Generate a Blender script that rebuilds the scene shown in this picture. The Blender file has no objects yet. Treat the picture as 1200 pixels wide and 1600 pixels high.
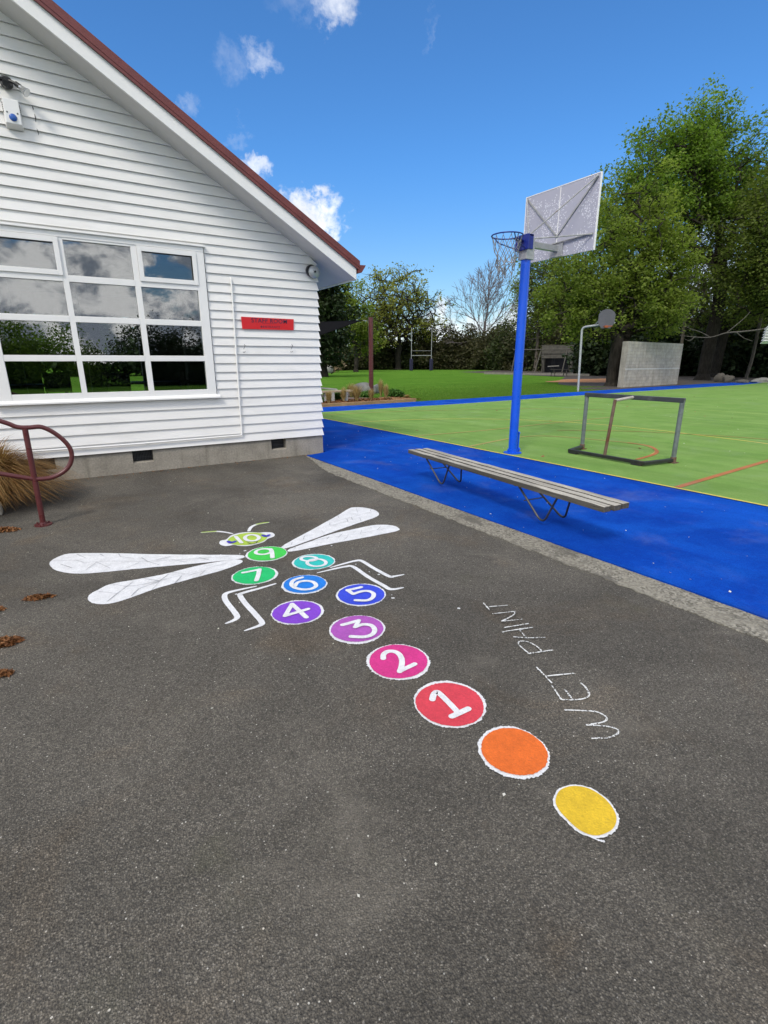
import bpy, math, random
import numpy as np
from mathutils import Vector, Matrix
R = math.radians
sc = bpy.context.scene
col = sc.collection
rng = np.random.default_rng(7)
random.seed(7)

# ------------------------------------------------------------------ camera geometry
# world: X runs along the gable wall of the school building, Y away from the viewer, Z up (metres)
F, PITCH, ROLL, AZ, EYE = 787.52, .287133, .003091, .566556, 1.5
def _cam():
    cp, sp = math.cos(PITCH), math.sin(PITCH)
    z = np.array([0, cp, -sp]); x = np.array([1., 0, 0]); y = np.cross(z, x)
    c, s = math.cos(ROLL), math.sin(ROLL)
    M = np.array([c*x + s*y, -s*x + c*y, z])
    ca, sa = math.cos(AZ), math.sin(AZ)
    B = np.array([[ca, -sa, 0], [sa, ca, 0], [0, 0, 1.]])   # columns: U, V, Z in view frame
    return M @ B
CM = _cam()                                                  # rows: right, down, forward
EY = np.array([0, 0, EYE])
FH = np.array([CM[2][0], CM[2][1], 0]); FH /= np.linalg.norm(FH)
def ray(px, py): return np.array([(px-600)/F, (py-800)/F, 1.]) @ CM
def gp(px, py, z=0.):
    d = ray(px, py); return EY + d*(z-EYE)/d[2]
def onV(px, py, v):
    d = ray(px, py); return EY + d*v/d[1]
def onU(px, py, u):
    d = ray(px, py); return EY + d*u/d[0]
def atY(px, py, Y):                                          # at ground distance Y in front of the viewer
    d = ray(px, py); return EY + d*Y/(d @ FH)

cam_d = bpy.data.cameras.new('camera'); cam = bpy.data.objects.new('camera', cam_d); col.objects.link(cam)
cam_d.sensor_fit = 'VERTICAL'; cam_d.sensor_height = 24; cam_d.lens = 24*F/1600
cam_d.clip_start = .05; cam_d.clip_end = 6000
Mw = Matrix.Identity(4)
for i in range(3):
    Mw[i][0] = CM[0][i]; Mw[i][1] = -CM[1][i]; Mw[i][2] = -CM[2][i]
Mw[2][3] = EYE
cam.matrix_world = Mw
sc.camera = cam

# ------------------------------------------------------------------ object helpers
def link(o, parent=None):
    col.objects.link(o)
    if parent is not None: o.parent = parent
    return o
def tag(o, label=None, cat=None, group=None, kind=None):
    if label: o['label'] = label
    if cat: o['category'] = cat
    if group: o['group'] = group
    if kind: o['kind'] = kind
    return o
def empty(name, label, cat, loc=(0, 0, 0), rz=0, group=None):
    o = bpy.data.objects.new(name, None); o.empty_display_size = .1
    o.location = loc; o.rotation_euler = (0, 0, rz)
    return tag(link(o), label, cat, group)

class MB:
    """collects shapes, then links them as one mesh object"""
    def __init__(s): s.v = []; s.f = []; s.m = []; s.mi = 0
    def add(s, vs, fs):
        b = len(s.v); s.v += [tuple(map(float, p)) for p in vs]
        s.f += [tuple(b+i for i in f) for f in fs]; s.m += [s.mi]*len(fs); return s
    def box(s, a, b):
        x0, y0, z0 = a; x1, y1, z1 = b
        return s.add([(x0,y0,z0),(x1,y0,z0),(x1,y1,z0),(x0,y1,z0),(x0,y0,z1),(x1,y0,z1),(x1,y1,z1),(x0,y1,z1)],
                     [(0,3,2,1),(4,5,6,7),(0,1,5,4),(1,2,6,5),(2,3,7,6),(3,0,4,7)])
    def bar(s, p0, p1, w, h, up=(0, 0, 1)):
        p0 = Vector(p0); p1 = Vector(p1); d = (p1-p0).normalized(); up = Vector(up)
        sx = d.cross(up)
        if sx.length < 1e-4: sx = d.cross(Vector((1, 0, 0)))
        sx.normalize(); sy = sx.cross(d)
        vs = []
        for p in (p0, p1):
            for a, b in ((-1,-1),(1,-1),(1,1),(-1,1)): vs.append(p + sx*a*w/2 + sy*b*h/2)
        return s.add(vs, [(0,1,2,3),(7,6,5,4),(0,4,5,1),(1,5,6,2),(2,6,7,3),(3,7,4,0)])
    def tube(s, pts, r, n=10, closed=False, caps=True):
        P = [Vector(p) for p in pts]; k = len(P)
        rr = r if hasattr(r, '__len__') else [r]*k
        T = []
        for i in range(k):
            if closed: t = P[(i+1) % k]-P[i-1]
            else: t = P[min(i+1, k-1)]-P[max(i-1, 0)]
            T.append(t.normalized())
        nrm = T[0].orthogonal().normalized(); vs = []
        for i in range(k):
            if i: nrm = (nrm - T[i]*nrm.dot(T[i])).normalized()
            b = T[i].cross(nrm)
            for j in range(n):
                a = 2*math.pi*j/n; vs.append(P[i] + (nrm*math.cos(a) + b*math.sin(a))*rr[i])
        fs = []
        for i in range(k if closed else k-1):
            i2 = (i+1) % k
            for j in range(n):
                j2 = (j+1) % n; fs.append((i*n+j, i*n+j2, i2*n+j2, i2*n+j))
        if caps and not closed:
            fs.append(tuple(range(n-1, -1, -1))); fs.append(tuple((k-1)*n+j for j in range(n)))
        return s.add(vs, fs)
    def prism(s, poly, axis, a, b):
        """poly: 2D outline, extruded along axis from a to b; axis 0: (y,z), 1: (x,z), 2: (x,y)"""
        def p3(q, t): return ((t, q[0], q[1]), (q[0], t, q[1]), (q[0], q[1], t))[axis]
        n = len(poly); vs = [p3(q, a) for q in poly] + [p3(q, b) for q in poly]
        fs = [tuple(range(n-1, -1, -1)), tuple(range(n, 2*n))]
        fs += [(i, (i+1) % n, n+(i+1) % n, n+i) for i in range(n)]
        return s.add(vs, fs)
    def sheet(s, poly, z):
        return s.add([(p[0], p[1], z) for p in poly], [tuple(range(len(poly)))])
    def slab(s, poly, z0, z1): return s.prism(poly, 2, z0, z1)
    def build(s, name, mats, parent=None, smooth=None, bevel=0):
        me = bpy.data.meshes.new(name); me.from_pydata(s.v, [], s.f)
        for m in (mats if isinstance(mats, (list, tuple)) else [mats]): me.materials.append(m)
        if any(s.m): me.polygons.foreach_set('material_index', s.m)
        me.validate()
        import bmesh
        bm = bmesh.new(); bm.from_mesh(me); bmesh.ops.recalc_face_normals(bm, faces=bm.faces); bm.to_mesh(me); bm.free()
        if smooth:
            me.polygons.foreach_set('use_smooth', [True]*len(me.polygons)); me.set_sharp_from_angle(angle=R(smooth))
        o = bpy.data.objects.new(name, me); link(o, parent)
        if bevel:
            md = o.modifiers.new('bevel', 'BEVEL'); md.width = bevel; md.segments = 2; md.limit_method = 'ANGLE'
        return o

def np_mesh(name, V, Fq, mat, parent=None, tint=None, smooth=False):
    """fast mesh from numpy: V (n,3), Fq (m,k)"""
    me = bpy.data.meshes.new(name); V = np.asarray(V, np.float32); Fq = np.asarray(Fq, np.int32)
    m, k = Fq.shape
    me.vertices.add(len(V)); me.vertices.foreach_set('co', V.ravel())
    me.loops.add(m*k); me.loops.foreach_set('vertex_index', Fq.ravel())
    me.polygons.add(m); me.polygons.foreach_set('loop_start', np.arange(0, m*k, k, dtype=np.int32))
    if smooth: me.polygons.foreach_set('use_smooth', np.ones(m, bool))
    if tint is not None:
        a = me.attributes.new('tint', 'FLOAT', 'POINT'); a.data.foreach_set('value', np.asarray(tint, np.float32))
    me.materials.append(mat); me.update(calc_edges=True)
    return link(bpy.data.objects.new(name, me), parent)

def fillet(pts, r, n=6):
    P = [Vector(p) for p in pts]; out = [P[0]]
    for i in range(1, len(P)-1):
        a, b, c = P[i-1], P[i], P[i+1]
        d1 = min(r, (a-b).length*.49); d2 = min(r, (c-b).length*.49)
        p1 = b+(a-b).normalized()*d1; p2 = b+(c-b).normalized()*d2
        for k in range(n+1):
            t = k/n; out.append(p1*(1-t)**2 + b*2*t*(1-t) + p2*t*t)
    return out+[P[-1]]
def smooth_path(pts, n=8, closed=False):
    P = [np.array(p, float) for p in pts]; k = len(P); out = []
    for i in range(k if closed else k-1):
        if closed: a, b, c, d = P[i-1], P[i], P[(i+1) % k], P[(i+2) % k]
        else: a, b, c, d = P[max(i-1, 0)], P[i], P[i+1], P[min(i+2, k-1)]
        for j in range(n):
            t = j/n
            out.append(.5*(2*b + (c-a)*t + (2*a-5*b+4*c-d)*t*t + (-a+3*b-3*c+d)*t**3))
    if not closed: out.append(P[-1])
    return out

# ------------------------------------------------------------------ materials
def srgb(r, g, b):
    f = lambda c: c/12.92 if c <= .04045 else ((c+.055)/1.055)**2.4
    return (f(r/255), f(g/255), f(b/255))
class NT:
    def __init__(s, tree): s.t = tree
    def n(s, typ, **kw):
        x = s.t.nodes.new(typ)
        for k, v in kw.items(): setattr(x, k, v)
        return x
    def L(s, a, b): s.t.links.new(a, b)
    def inp(s, sock, v):
        if hasattr(v, 'is_output') or isinstance(v, bpy.types.NodeSocket): s.L(v, sock)
        elif v is not None:
            if sock.type == 'RGBA' and len(v) == 3: v = (*v, 1)
            sock.default_value = v
    def math(s, op, a, b=None, clamp=False):
        x = s.n('ShaderNodeMath', operation=op, use_clamp=clamp); s.inp(x.inputs[0], a); s.inp(x.inputs[1], b); return x.outputs[0]
    def vm(s, op, a, b=None):
        x = s.n('ShaderNodeVectorMath', operation=op); s.inp(x.inputs[0], a)
        if b is not None: s.inp(x.inputs[1], b)
        return x.outputs['Value'] if op in ('DOT_PRODUCT', 'LENGTH') else x.outputs[0]
    def mix(s, f, a, b, mode='MIX'):
        x = s.n('ShaderNodeMix', data_type='RGBA', blend_type=mode)
        s.inp(x.inputs[0], f); s.inp(x.inputs[6], a); s.inp(x.inputs[7], b); return x.outputs[2]
    def noise(s, vec, scale, detail=4, rough=.55, dist=0):
        x = s.n('ShaderNodeTexNoise'); s.inp(x.inputs['Vector'], vec)
        x.inputs['Scale'].default_value = scale; x.inputs['Detail'].default_value = detail
        x.inputs['Roughness'].default_value = rough; x.inputs['Distortion'].default_value = dist; return x.outputs[0]
    def vor(s, vec, scale, feature='F1'):
        x = s.n('ShaderNodeTexVoronoi', feature=feature); s.inp(x.inputs['Vector'], vec); x.inputs['Scale'].default_value = scale
        return x.outputs['Distance'], x.outputs['Color']
    def ss(s, x, a, b):
        m = s.n('ShaderNodeMapRange', interpolation_type='SMOOTHSTEP'); s.inp(m.inputs[0], x)
        m.inputs[1].default_value = a; m.inputs[2].default_value = b; return m.outputs[0]
    def lin(s, x, a, b, c=0., d=1.):
        m = s.n('ShaderNodeMapRange'); s.inp(m.inputs[0], x)
        for i, v in enumerate((a, b, c, d)): m.inputs[i+1].default_value = v
        return m.outputs[0]
    def scale(s, vec, sx, sy, sz): return s.vm('MULTIPLY', vec, (sx, sy, sz))
    def sep(s, c):
        x = s.n('ShaderNodeSeparateColor'); s.L(c, x.inputs[0]); return x.outputs
    def bump(s, h, strength, dist, nrm=None):
        x = s.n('ShaderNodeBump'); s.L(h, x.inputs['Height']); x.inputs['Strength'].default_value = strength
        x.inputs['Distance'].default_value = dist
        if nrm is not None: s.L(nrm, x.inputs['Normal'])
        return x.outputs[0]
def mat(name):
    m = bpy.data.materials.new(name); m.use_nodes = True; t = NT(m.node_tree)
    b = m.node_tree.nodes['Principled BSDF']; c = t.n('ShaderNodeTexCoord').outputs['Object']
    return m, t, b, c
def out(t, b, color=None, rough=None, nrm=None, metal=None, spec=None):
    if color is not None: t.inp(b.inputs['Base Color'], color)
    if rough is not None: t.inp(b.inputs['Roughness'], rough)
    if nrm is not None: t.L(nrm, b.inputs['Normal'])
    if metal is not None: b.inputs['Metallic'].default_value = metal
    if spec is not None: b.inputs['Specular IOR Level'].default_value = spec

def simple(name, c, rough=.5, var=.18, sc_=6., bump=.15, bsc=60., metal=0., dirt=None, dirt_amt=.4, dsc=3., spec=.5, stretch=(1, 1, 1)):
    m, t, b, co = mat(name)
    v = t.scale(co, *stretch)
    n = t.noise(v, sc_, 6, .6)
    k = t.lin(n, .3, .7, 1-var, 1+var)
    cc = t.vm('SCALE', (0, 0, 0)); cc.node.inputs[0].default_value = c; t.L(k, cc.node.inputs['Scale'])
    if dirt is not None:
        dn = t.ss(t.noise(v, dsc, 8, .65), .48, .72)
        cc = t.mix(t.math('MULTIPLY', dn, dirt_amt), cc, dirt)
    r = t.lin(t.noise(v, sc_*3, 3), .3, .7, max(rough-.12, .03), min(rough+.12, 1))
    out(t, b, cc, r, t.bump(t.noise(v, bsc, 4), bump, .004), metal, spec)
    return m

def asphalt_height(t, co):
    d, c = t.vor(co, 170); d2, _ = t.vor(co, 420)
    return t.math('ADD', t.math('MULTIPLY', d, .8), t.math('ADD', t.math('MULTIPLY', d2, .25), t.math('MULTIPLY', t.noise(co, 30, 3), .5)))
def mk_asphalt():
    m, t, b, co = mat('asphalt')
    d, c = t.vor(co, 170); cr = t.sep(c)[0]
    d2, c2 = t.vor(co, 380); cr2 = t.sep(c2)[1]
    k = t.math('ADD', t.math('MULTIPLY', cr, .55), t.math('MULTIPLY', cr2, .45))
    st = t.n('ShaderNodeValToRGB'); e = st.color_ramp.elements
    e[0].position = .1; e[0].color = (.056, .050, .041, 1); e[1].position = .95; e[1].color = (.275, .25, .21, 1)
    x = e.new(.5); x.color = (.110, .098, .080, 1); x = e.new(.78); x.color = (.155, .138, .112, 1)
    t.L(k, st.inputs[0])
    base = st.outputs[0]
    # bitumen between the stones
    base = t.mix(t.math('MULTIPLY', t.ss(d, .42, .75), .5), base, (.028, .027, .026))
    # white chips
    dw, cw = t.vor(co, 85); ws = t.sep(cw)
    chip = t.math('MULTIPLY', t.math('GREATER_THAN', ws[0], .80), t.math('LESS_THAN', dw, t.math('MULTIPLY', ws[1], .27)))
    base = t.mix(t.math('MULTIPLY', chip, t.lin(ws[2], 0, 1, .2, 1.)), base, (.52, .49, .43))
    dw3, cw3 = t.vor(co, 13); w3 = t.sep(cw3)
    chip3 = t.math('MULTIPLY', t.math('GREATER_THAN', w3[0], .965), t.math('LESS_THAN', dw3, t.math('MULTIPLY', w3[1], .09)))
    base = t.mix(t.math('MULTIPLY', chip3, .8), base, (.42, .41, .36))
    # broad worn, brown and mossy patches
    big = t.noise(co, .62, 8, .64, .7)
    f = t.vm('SCALE', base); t.L(t.lin(big, .32, .70, .66, 1.42), f.node.inputs['Scale'])
    brown = t.ss(t.noise(co, 1.3, 7, .62, .8), .5, .72)
    f = t.mix(t.math('MULTIPLY', brown, .8), f, (1.12, .98, .84), 'MULTIPLY')
    rust = t.ss(t.noise(t.vm('ADD', co, (7.3, 2.1, 0)), 3.1, 6, .6), .66, .8)
    f = t.mix(t.math('MULTIPLY', rust, .6), f, (.115, .078, .05))
    moss = t.ss(t.noise(t.vm('ADD', co, (3.1, 9.7, 0)), 1.7, 8, .66), .58, .8)
    f = t.mix(t.math('MULTIPLY', moss, .5), f, (.085, .085, .05))
    pale = t.ss(t.noise(t.vm('ADD', co, (13.1, 4.7, 0)), 1.3, 8, .68, .6), .54, .76)
    f = t.mix(t.math('MULTIPLY', pale, .55), f, (.205, .182, .148))
    oil = t.ss(t.noise(t.vm('ADD', co, (5.5, 1.2, 0)), .95, 7, .6, .5), .60, .74)
    f = t.mix(t.math('MULTIPLY', oil, .45), f, (.58, .57, .57), 'MULTIPLY')
    out(t, b, f, .88, t.bump(asphalt_height(t, co), 1., .006), spec=.3)
    return m
def paint(name, c, pits=.3):
    """road paint rolled over the asphalt: the stones still show in relief and in pinholes"""
    m, t, b, co = mat(name)
    v = t.lin(t.noise(co, 11, 7, .7), .3, .7, .84, 1.1)
    f = t.vm('SCALE', (0, 0, 0)); f.node.inputs[0].default_value = c; t.L(v, f.node.inputs['Scale'])
    d, cc = t.vor(co, 120); s_ = t.sep(cc)
    pit = t.math('MULTIPLY', t.math('GREATER_THAN', s_[0], .93), t.ss(t.noise(co, 5, 4), .6, .74))
    f = t.mix(t.math('MULTIPLY', pit, pits*.6), f, (.09, .085, .08))
    grit = t.lin(s_[1], 0, 1, .9, 1.06)
    f2 = t.vm('SCALE', f); t.L(grit, f2.node.inputs['Scale'])
    out(t, b, f2, .62, t.bump(asphalt_height(t, co), .5, .005), spec=.3)
    return m
def turf(name, c, c2, dark):
    m, t, b, co = mat(name)
    n1 = t.noise(co, 1.1, 7, .65, .5); n2 = t.noise(t.scale(co, 1, 1, 1), 160, 2, .6); n3 = t.noise(co, 22, 4, .6)
    f = t.mix(t.ss(n1, .35, .68), c, c2)
    f = t.mix(t.math('MULTIPLY', t.ss(n2, .42, .66), .55), f, dark)
    f = t.mix(t.math('MULTIPLY', t.ss(n3, .5, .75), .35), f, c2)
    wear = t.ss(t.noise(t.vm('ADD', co, (2.2, 8.1, 0)), .85, 8, .68, .6), .5, .78)
    f = t.mix(t.math('MULTIPLY', wear, .17), f, (.30, .31, .30))
    stripe = t.noise(t.scale(co, 3.2, .12, 1), 1, 3, .5)
    f2 = t.vm('SCALE', f); t.L(t.lin(stripe, .35, .65, .92, 1.08), f2.node.inputs['Scale'])
    d, cc = t.vor(co, 21); s_ = t.sep(cc)
    fl = t.math('MULTIPLY', t.math('GREATER_THAN', s_[0], .96), t.math('LESS_THAN', d, t.math('MULTIPLY', s_[1], .12)))
    f2 = t.mix(t.math('MULTIPLY', fl, .6), f2, (.5, .5, .46))
    out(t, b, f2, .9, t.bump(t.math('ADD', n2, t.math('MULTIPLY', n3, .7)), .6, .01), spec=.04)
    return m
def mk_grass(name, a, b_, c):
    m, t, b, co = mat(name)
    n1 = t.noise(t.scale(co, .6, 1.6, 1), .35, 7, .65, .5); n2 = t.noise(co, 2.2, 8, .7); n3 = t.noise(t.scale(co, 1, 1, 1), 35, 3, .6)
    f = t.mix(t.ss(n1, .35, .65), a, b_); f = t.mix(t.math('MULTIPLY', t.ss(n2, .42, .7), .7), f, c)
    f2 = t.vm('SCALE', f); t.L(t.lin(n3, .3, .7, .62, 1.35), f2.node.inputs['Scale'])
    d, cc = t.vor(co, 3.2); s_ = t.sep(cc)
    dz = t.math('MULTIPLY', t.math('GREATER_THAN', s_[0], .82), t.math('LESS_THAN', d, .09))
    f2 = t.mix(t.math('MULTIPLY', dz, .5), f2, (.5, .5, .35))
    out(t, b, f2, 1., t.bump(t.math('ADD', n3, n2), 1., .06), spec=.0)
    return m
def leafmat(name, c1, c2, c3, trans=.35):
    m, t, b, co = mat(name)
    at = t.n('ShaderNodeAttribute', attribute_name='tint').outputs['Fac']
    rp = t.n('ShaderNodeValToRGB'); e = rp.color_ramp.elements
    e[0].color = (*c1, 1); e[1].color = (*c3, 1); x = e.new(.5); x.color = (*c2, 1); t.L(at, rp.inputs[0])
    out(t, b, rp.outputs[0], .65, spec=.25)
    tr = t.n('ShaderNodeBsdfTranslucent'); f = t.vm('MULTIPLY', rp.outputs[0], (1.25, 1.35, .8)); t.L(f, tr.inputs[0])
    mx = t.n('ShaderNodeMixShader'); mx.inputs[0].default_value = trans
    t.L(b.outputs[0], mx.inputs[1]); t.L(tr.outputs[0], mx.inputs[2])
    t.L(mx.outputs[0], m.node_tree.nodes['Material Output'].inputs[0])
    return m
def mk_bark(name, a, b_):
    m, t, b, co = mat(name)
    v = t.scale(co, 1, 1, .25); n = t.noise(v, 9, 7, .7); n2 = t.noise(co, 1.2, 4)
    f = t.mix(t.ss(n, .35, .65), a, b_); f2 = t.vm('SCALE', f); t.L(t.lin(n2, .3, .7, .75, 1.25), f2.node.inputs['Scale'])
    out(t, b, f2, .95, t.bump(n, .8, .05), spec=.1)
    return m
def mk_wood(name, a, b_, dark, axis=1, rough=.8):
    m, t, b, co = mat(name)
    s_ = [26, 26, 26]; s_[axis] = 1.1
    v = t.scale(co, *s_); n = t.noise(v, 1.6, 8, .7, .3); n2 = t.noise(co, 2.3, 5)
    f = t.mix(t.ss(n, .32, .66), a, b_)
    crack = t.ss(t.noise(t.scale(co, *[k*2.2 for k in s_]), 1.2, 5, .6), .6, .68)
    f = t.mix(t.math('MULTIPLY', crack, .75), f, dark)
    f2 = t.vm('SCALE', f); t.L(t.lin(n2, .3, .7, .8, 1.22), f2.node.inputs['Scale'])
    out(t, b, f2, rough, t.bump(t.math('SUBTRACT', n, crack), .6, .004), spec=.25)
    return m
def mk_rusty(name, c, rust=(.16, .065, .025), amt=.5, rough=.42, metal=.0, sc_=5.):
    m, t, b, co = mat(name)
    v = t.scale(co, 1, 1, .45)
    n = t.noise(v, sc_, 8, .7, .3); k = t.ss(n, .62-.22*amt, .74-.2*amt)
    f = t.mix(t.ss(t.noise(co, 14, 5), .35, .7), c, [x*.7 for x in c])
    f = t.mix(k, f, rust); ro = t.lin(k, 0, 1, rough, .85)
    out(t, b, f, ro, t.bump(t.noise(co, 70, 4), .3, .003), metal)
    return m
def mk_concrete(name, c, dark, blocks=None):
    m, t, b, co = mat(name)
    n = t.noise(co, 2.2, 9, .7, .3); n2 = t.noise(co, 45, 4, .6)
    f = t.mix(t.ss(n, .36, .68), c, [x*.72 for x in c])
    run = t.ss(t.noise(t.scale(co, 3.5, 3.5, .28), 1.4, 7, .65), .5, .72)
    f = t.mix(t.math('MULTIPLY', run, .65), f, dark)
    f2 = t.vm('SCALE', f); t.L(t.lin(n2, .3, .7, .8, 1.2), f2.node.inputs['Scale'])
    h = t.math('MULTIPLY', n2, .5)
    if blocks:
        br = t.n('ShaderNodeTexBrick', offset=blocks[2]); sw = t.n('ShaderNodeSeparateXYZ'); t.L(co, sw.inputs[0])
        cb = t.n('ShaderNodeCombineXYZ'); t.L(sw.outputs[0], cb.inputs[0]); t.L(sw.outputs[2], cb.inputs[1]); t.L(cb.outputs[0], br.inputs['Vector'])
        br.inputs['Scale'].default_value = 1; br.inputs['Brick Width'].default_value = blocks[0]; br.inputs['Row Height'].default_value = blocks[1]
        br.inputs['Mortar Size'].default_value = .011; br.inputs['Mortar Smooth'].default_value = .2
        br.inputs['Color1'].default_value = (1.08, 1.06, 1.02, 1); br.inputs['Color2'].default_value = (.93, .93, .93, 1); br.inputs['Mortar'].default_value = (.80, .79, .77, 1)
        f2 = t.mix(1, f2, br.outputs[0], 'MULTIPLY'); h = t.math('SUBTRACT', h, t.math('MULTIPLY', br.outputs[1], 1.5))
    out(t, b, f2, .92, t.bump(h, .6, .008), spec=.2)
    return m

WHITE = simple('white_weatherboard_paint', (.79, .775, .75), .55, .035, 3, .08, 50, dirt=(.52, .50, .46), dirt_amt=.26, dsc=2.2, stretch=(.5, 1, 2))
TRIM = simple('white_trim_paint', (.81, .80, .78), .45, .02, 4, .05, 60, dirt=(.6, .6, .58), dirt_amt=.12)
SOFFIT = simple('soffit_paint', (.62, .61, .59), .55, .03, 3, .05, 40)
REDROOF = simple('red_roof_paint', (.155, .034, .03), .45, .12, 5, .15, 60, dirt=(.09, .03, .03), dirt_amt=.5)
CONC = mk_concrete('foundation_concrete', (.33, .30, .25), (.16, .145, .115))
ASPH = mk_asphalt()
PW = paint('white_road_paint', (.70, .70, .71), .5)
MAROON = simple('maroon_enamel', (.095, .02, .021), .34, .1, 5, .1, 60, dirt=(.07, .02, .02), dirt_amt=.4)
BLUEP = simple('blue_enamel', (.002, .085, .62), .35, .08, 3, .05, 60)
BLUED = simple('dark_blue_enamel', (.006, .02, .20), .4, .12, 5, .1, 60)
GALV = simple('galvanised_steel', (.40, .405, .41), .45, .16, 12, .2, 70, metal=.35, dirt=(.25, .24, .22), dirt_amt=.5)
STEELD = mk_rusty('dark_bench_steel', (.085, .085, .09), amt=.25, rough=.4, metal=.5)
BLACK = simple('black_plastic', (.014, .014, .016), .42, .15, 8, .1)
GREYP = simple('grey_plastic', (.36, .37, .38), .45, .05, 8, .06)
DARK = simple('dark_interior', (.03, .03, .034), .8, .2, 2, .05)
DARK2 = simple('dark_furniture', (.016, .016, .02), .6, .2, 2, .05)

# ------------------------------------------------------------------ tree builder
def tubes_np(P0, P1, r0, r1, n):
    P0 = np.asarray(P0); P1 = np.asarray(P1); d = P1-P0; L = np.linalg.norm(d, axis=1, keepdims=True); d = d/np.maximum(L, 1e-6)
    ref = np.where(np.abs(d[:, 2:3]) > .9, [[1., 0, 0]], [[0, 0, 1.]])
    a = np.cross(d, ref); a /= np.linalg.norm(a, axis=1, keepdims=True); b = np.cross(d, a)
    ang = np.arange(n)*2*np.pi/n
    ring = a[:, None, :]*np.cos(ang)[None, :, None] + b[:, None, :]*np.sin(ang)[None, :, None]
    V = np.concatenate([P0[:, None, :]+ring*r0[:, None, None], P1[:, None, :]+ring*r1[:, None, None]], 1)
    k = len(P0); j = np.arange(n); f = np.stack([j, (j+1) % n, (j+1) % n+n, j+n], 1)
    return V.reshape(-1, 3), (f[None]+(np.arange(k)*2*n)[:, None, None]).reshape(-1, 4)
def leaves_np(C, size, g, up=.5, aspect=1.6):
    k = len(C)
    n = g.normal(size=(k, 3)); n[:, 2] = np.abs(n[:, 2])+up; n /= np.linalg.norm(n, axis=1, keepdims=True)
    a = np.cross(n, g.normal(size=(k, 3))); a /= np.linalg.norm(a, axis=1, keepdims=True); b = np.cross(n, a)
    s = (size*g.uniform(.6, 1.35, size=(k, 1)))
    a = a*s*aspect*.5; b = b*s*.5; h = n*s*.18
    V = np.stack([C-a, C+b+h-a*.1, C+a, C-b+h-a*.1], 1).reshape(-1, 3)
    return V, np.arange(k*4).reshape(k, 4)

def skeleton(g, env, n, trunk, step, shell=.5, zmin=None, jit=.12, sag=0.):
    """env: list of (centre, radii, weight); trunk: polyline of points. returns nodes, parents, tip mask"""
    pts = []
    w = np.array([e[2] for e in env], float); w /= w.sum()
    for (c, r, _), k in zip(env, g.multinomial(n, w)):
        d = g.normal(size=(k, 3)); d /= np.linalg.norm(d, axis=1, keepdims=True)
        rad = g.uniform(0, 1, size=(k, 1))**(shell/1.5)
        # lumpy outline
        lump = 1+.24*np.sin(d[:, :1]*5+c[0])*np.cos(d[:, 1:2]*6+c[1])+.14*np.sin(d[:, 2:3]*9+c[0]*2)
        pts.append(np.array(c)+d*rad*lump*np.array(r))
    pts = np.concatenate(pts)
    if zmin is not None: pts = pts[pts[:, 2] > zmin]
    N = [np.array(p, float) for p in trunk]; par = [-1]+list(range(len(trunk)-1)); tip = [False]*len(N)
    ref = np.array(trunk[len(trunk)//3])
    order = np.argsort(np.linalg.norm(pts-ref, axis=1))
    A = np.zeros((len(trunk)+n*14, 3)); A[:len(N)] = N; cnt = len(N)
    first = max(1, len(trunk)//3)
    for i in order:
        p = pts[i]; q = A[first:cnt]; d = p-q; L = np.linalg.norm(d, axis=1)
        cost = L*(1+.9*np.clip((q[:, 2]-p[2])/np.maximum(L, .01)-.25, 0, 2))
        j = int(np.argmin(cost))+first; s = A[j].copy(); L = np.linalg.norm(p-s); m = min(12, max(1, int(round(L/step)))); last = j
        for k in range(1, m+1):
            t = k/m; x = s+(p-s)*t
            if k < m: x = x+g.normal(size=3)*step*jit+np.array([0, 0, L*.10*math.sin(math.pi*t)])
            if cnt >= len(A): break
            A[cnt] = x; par.append(last); tip.append(k == m); last = cnt; cnt += 1
    return A[:cnt], np.array(par), np.array(tip)
def pipe(par, n, tipr, trunkr, ex=2.25):
    ch = np.zeros(n); has = np.zeros(n, bool)
    has[par[par >= 0]] = True; ch[~has] = 1
    for i in range(n-1, 0, -1): ch[par[i]] += ch[i]
    r = ch**(1/ex); r = tipr+(r-1)*(trunkr-tipr)/max(r[0]-1, 1e-6)
    return r
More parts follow.
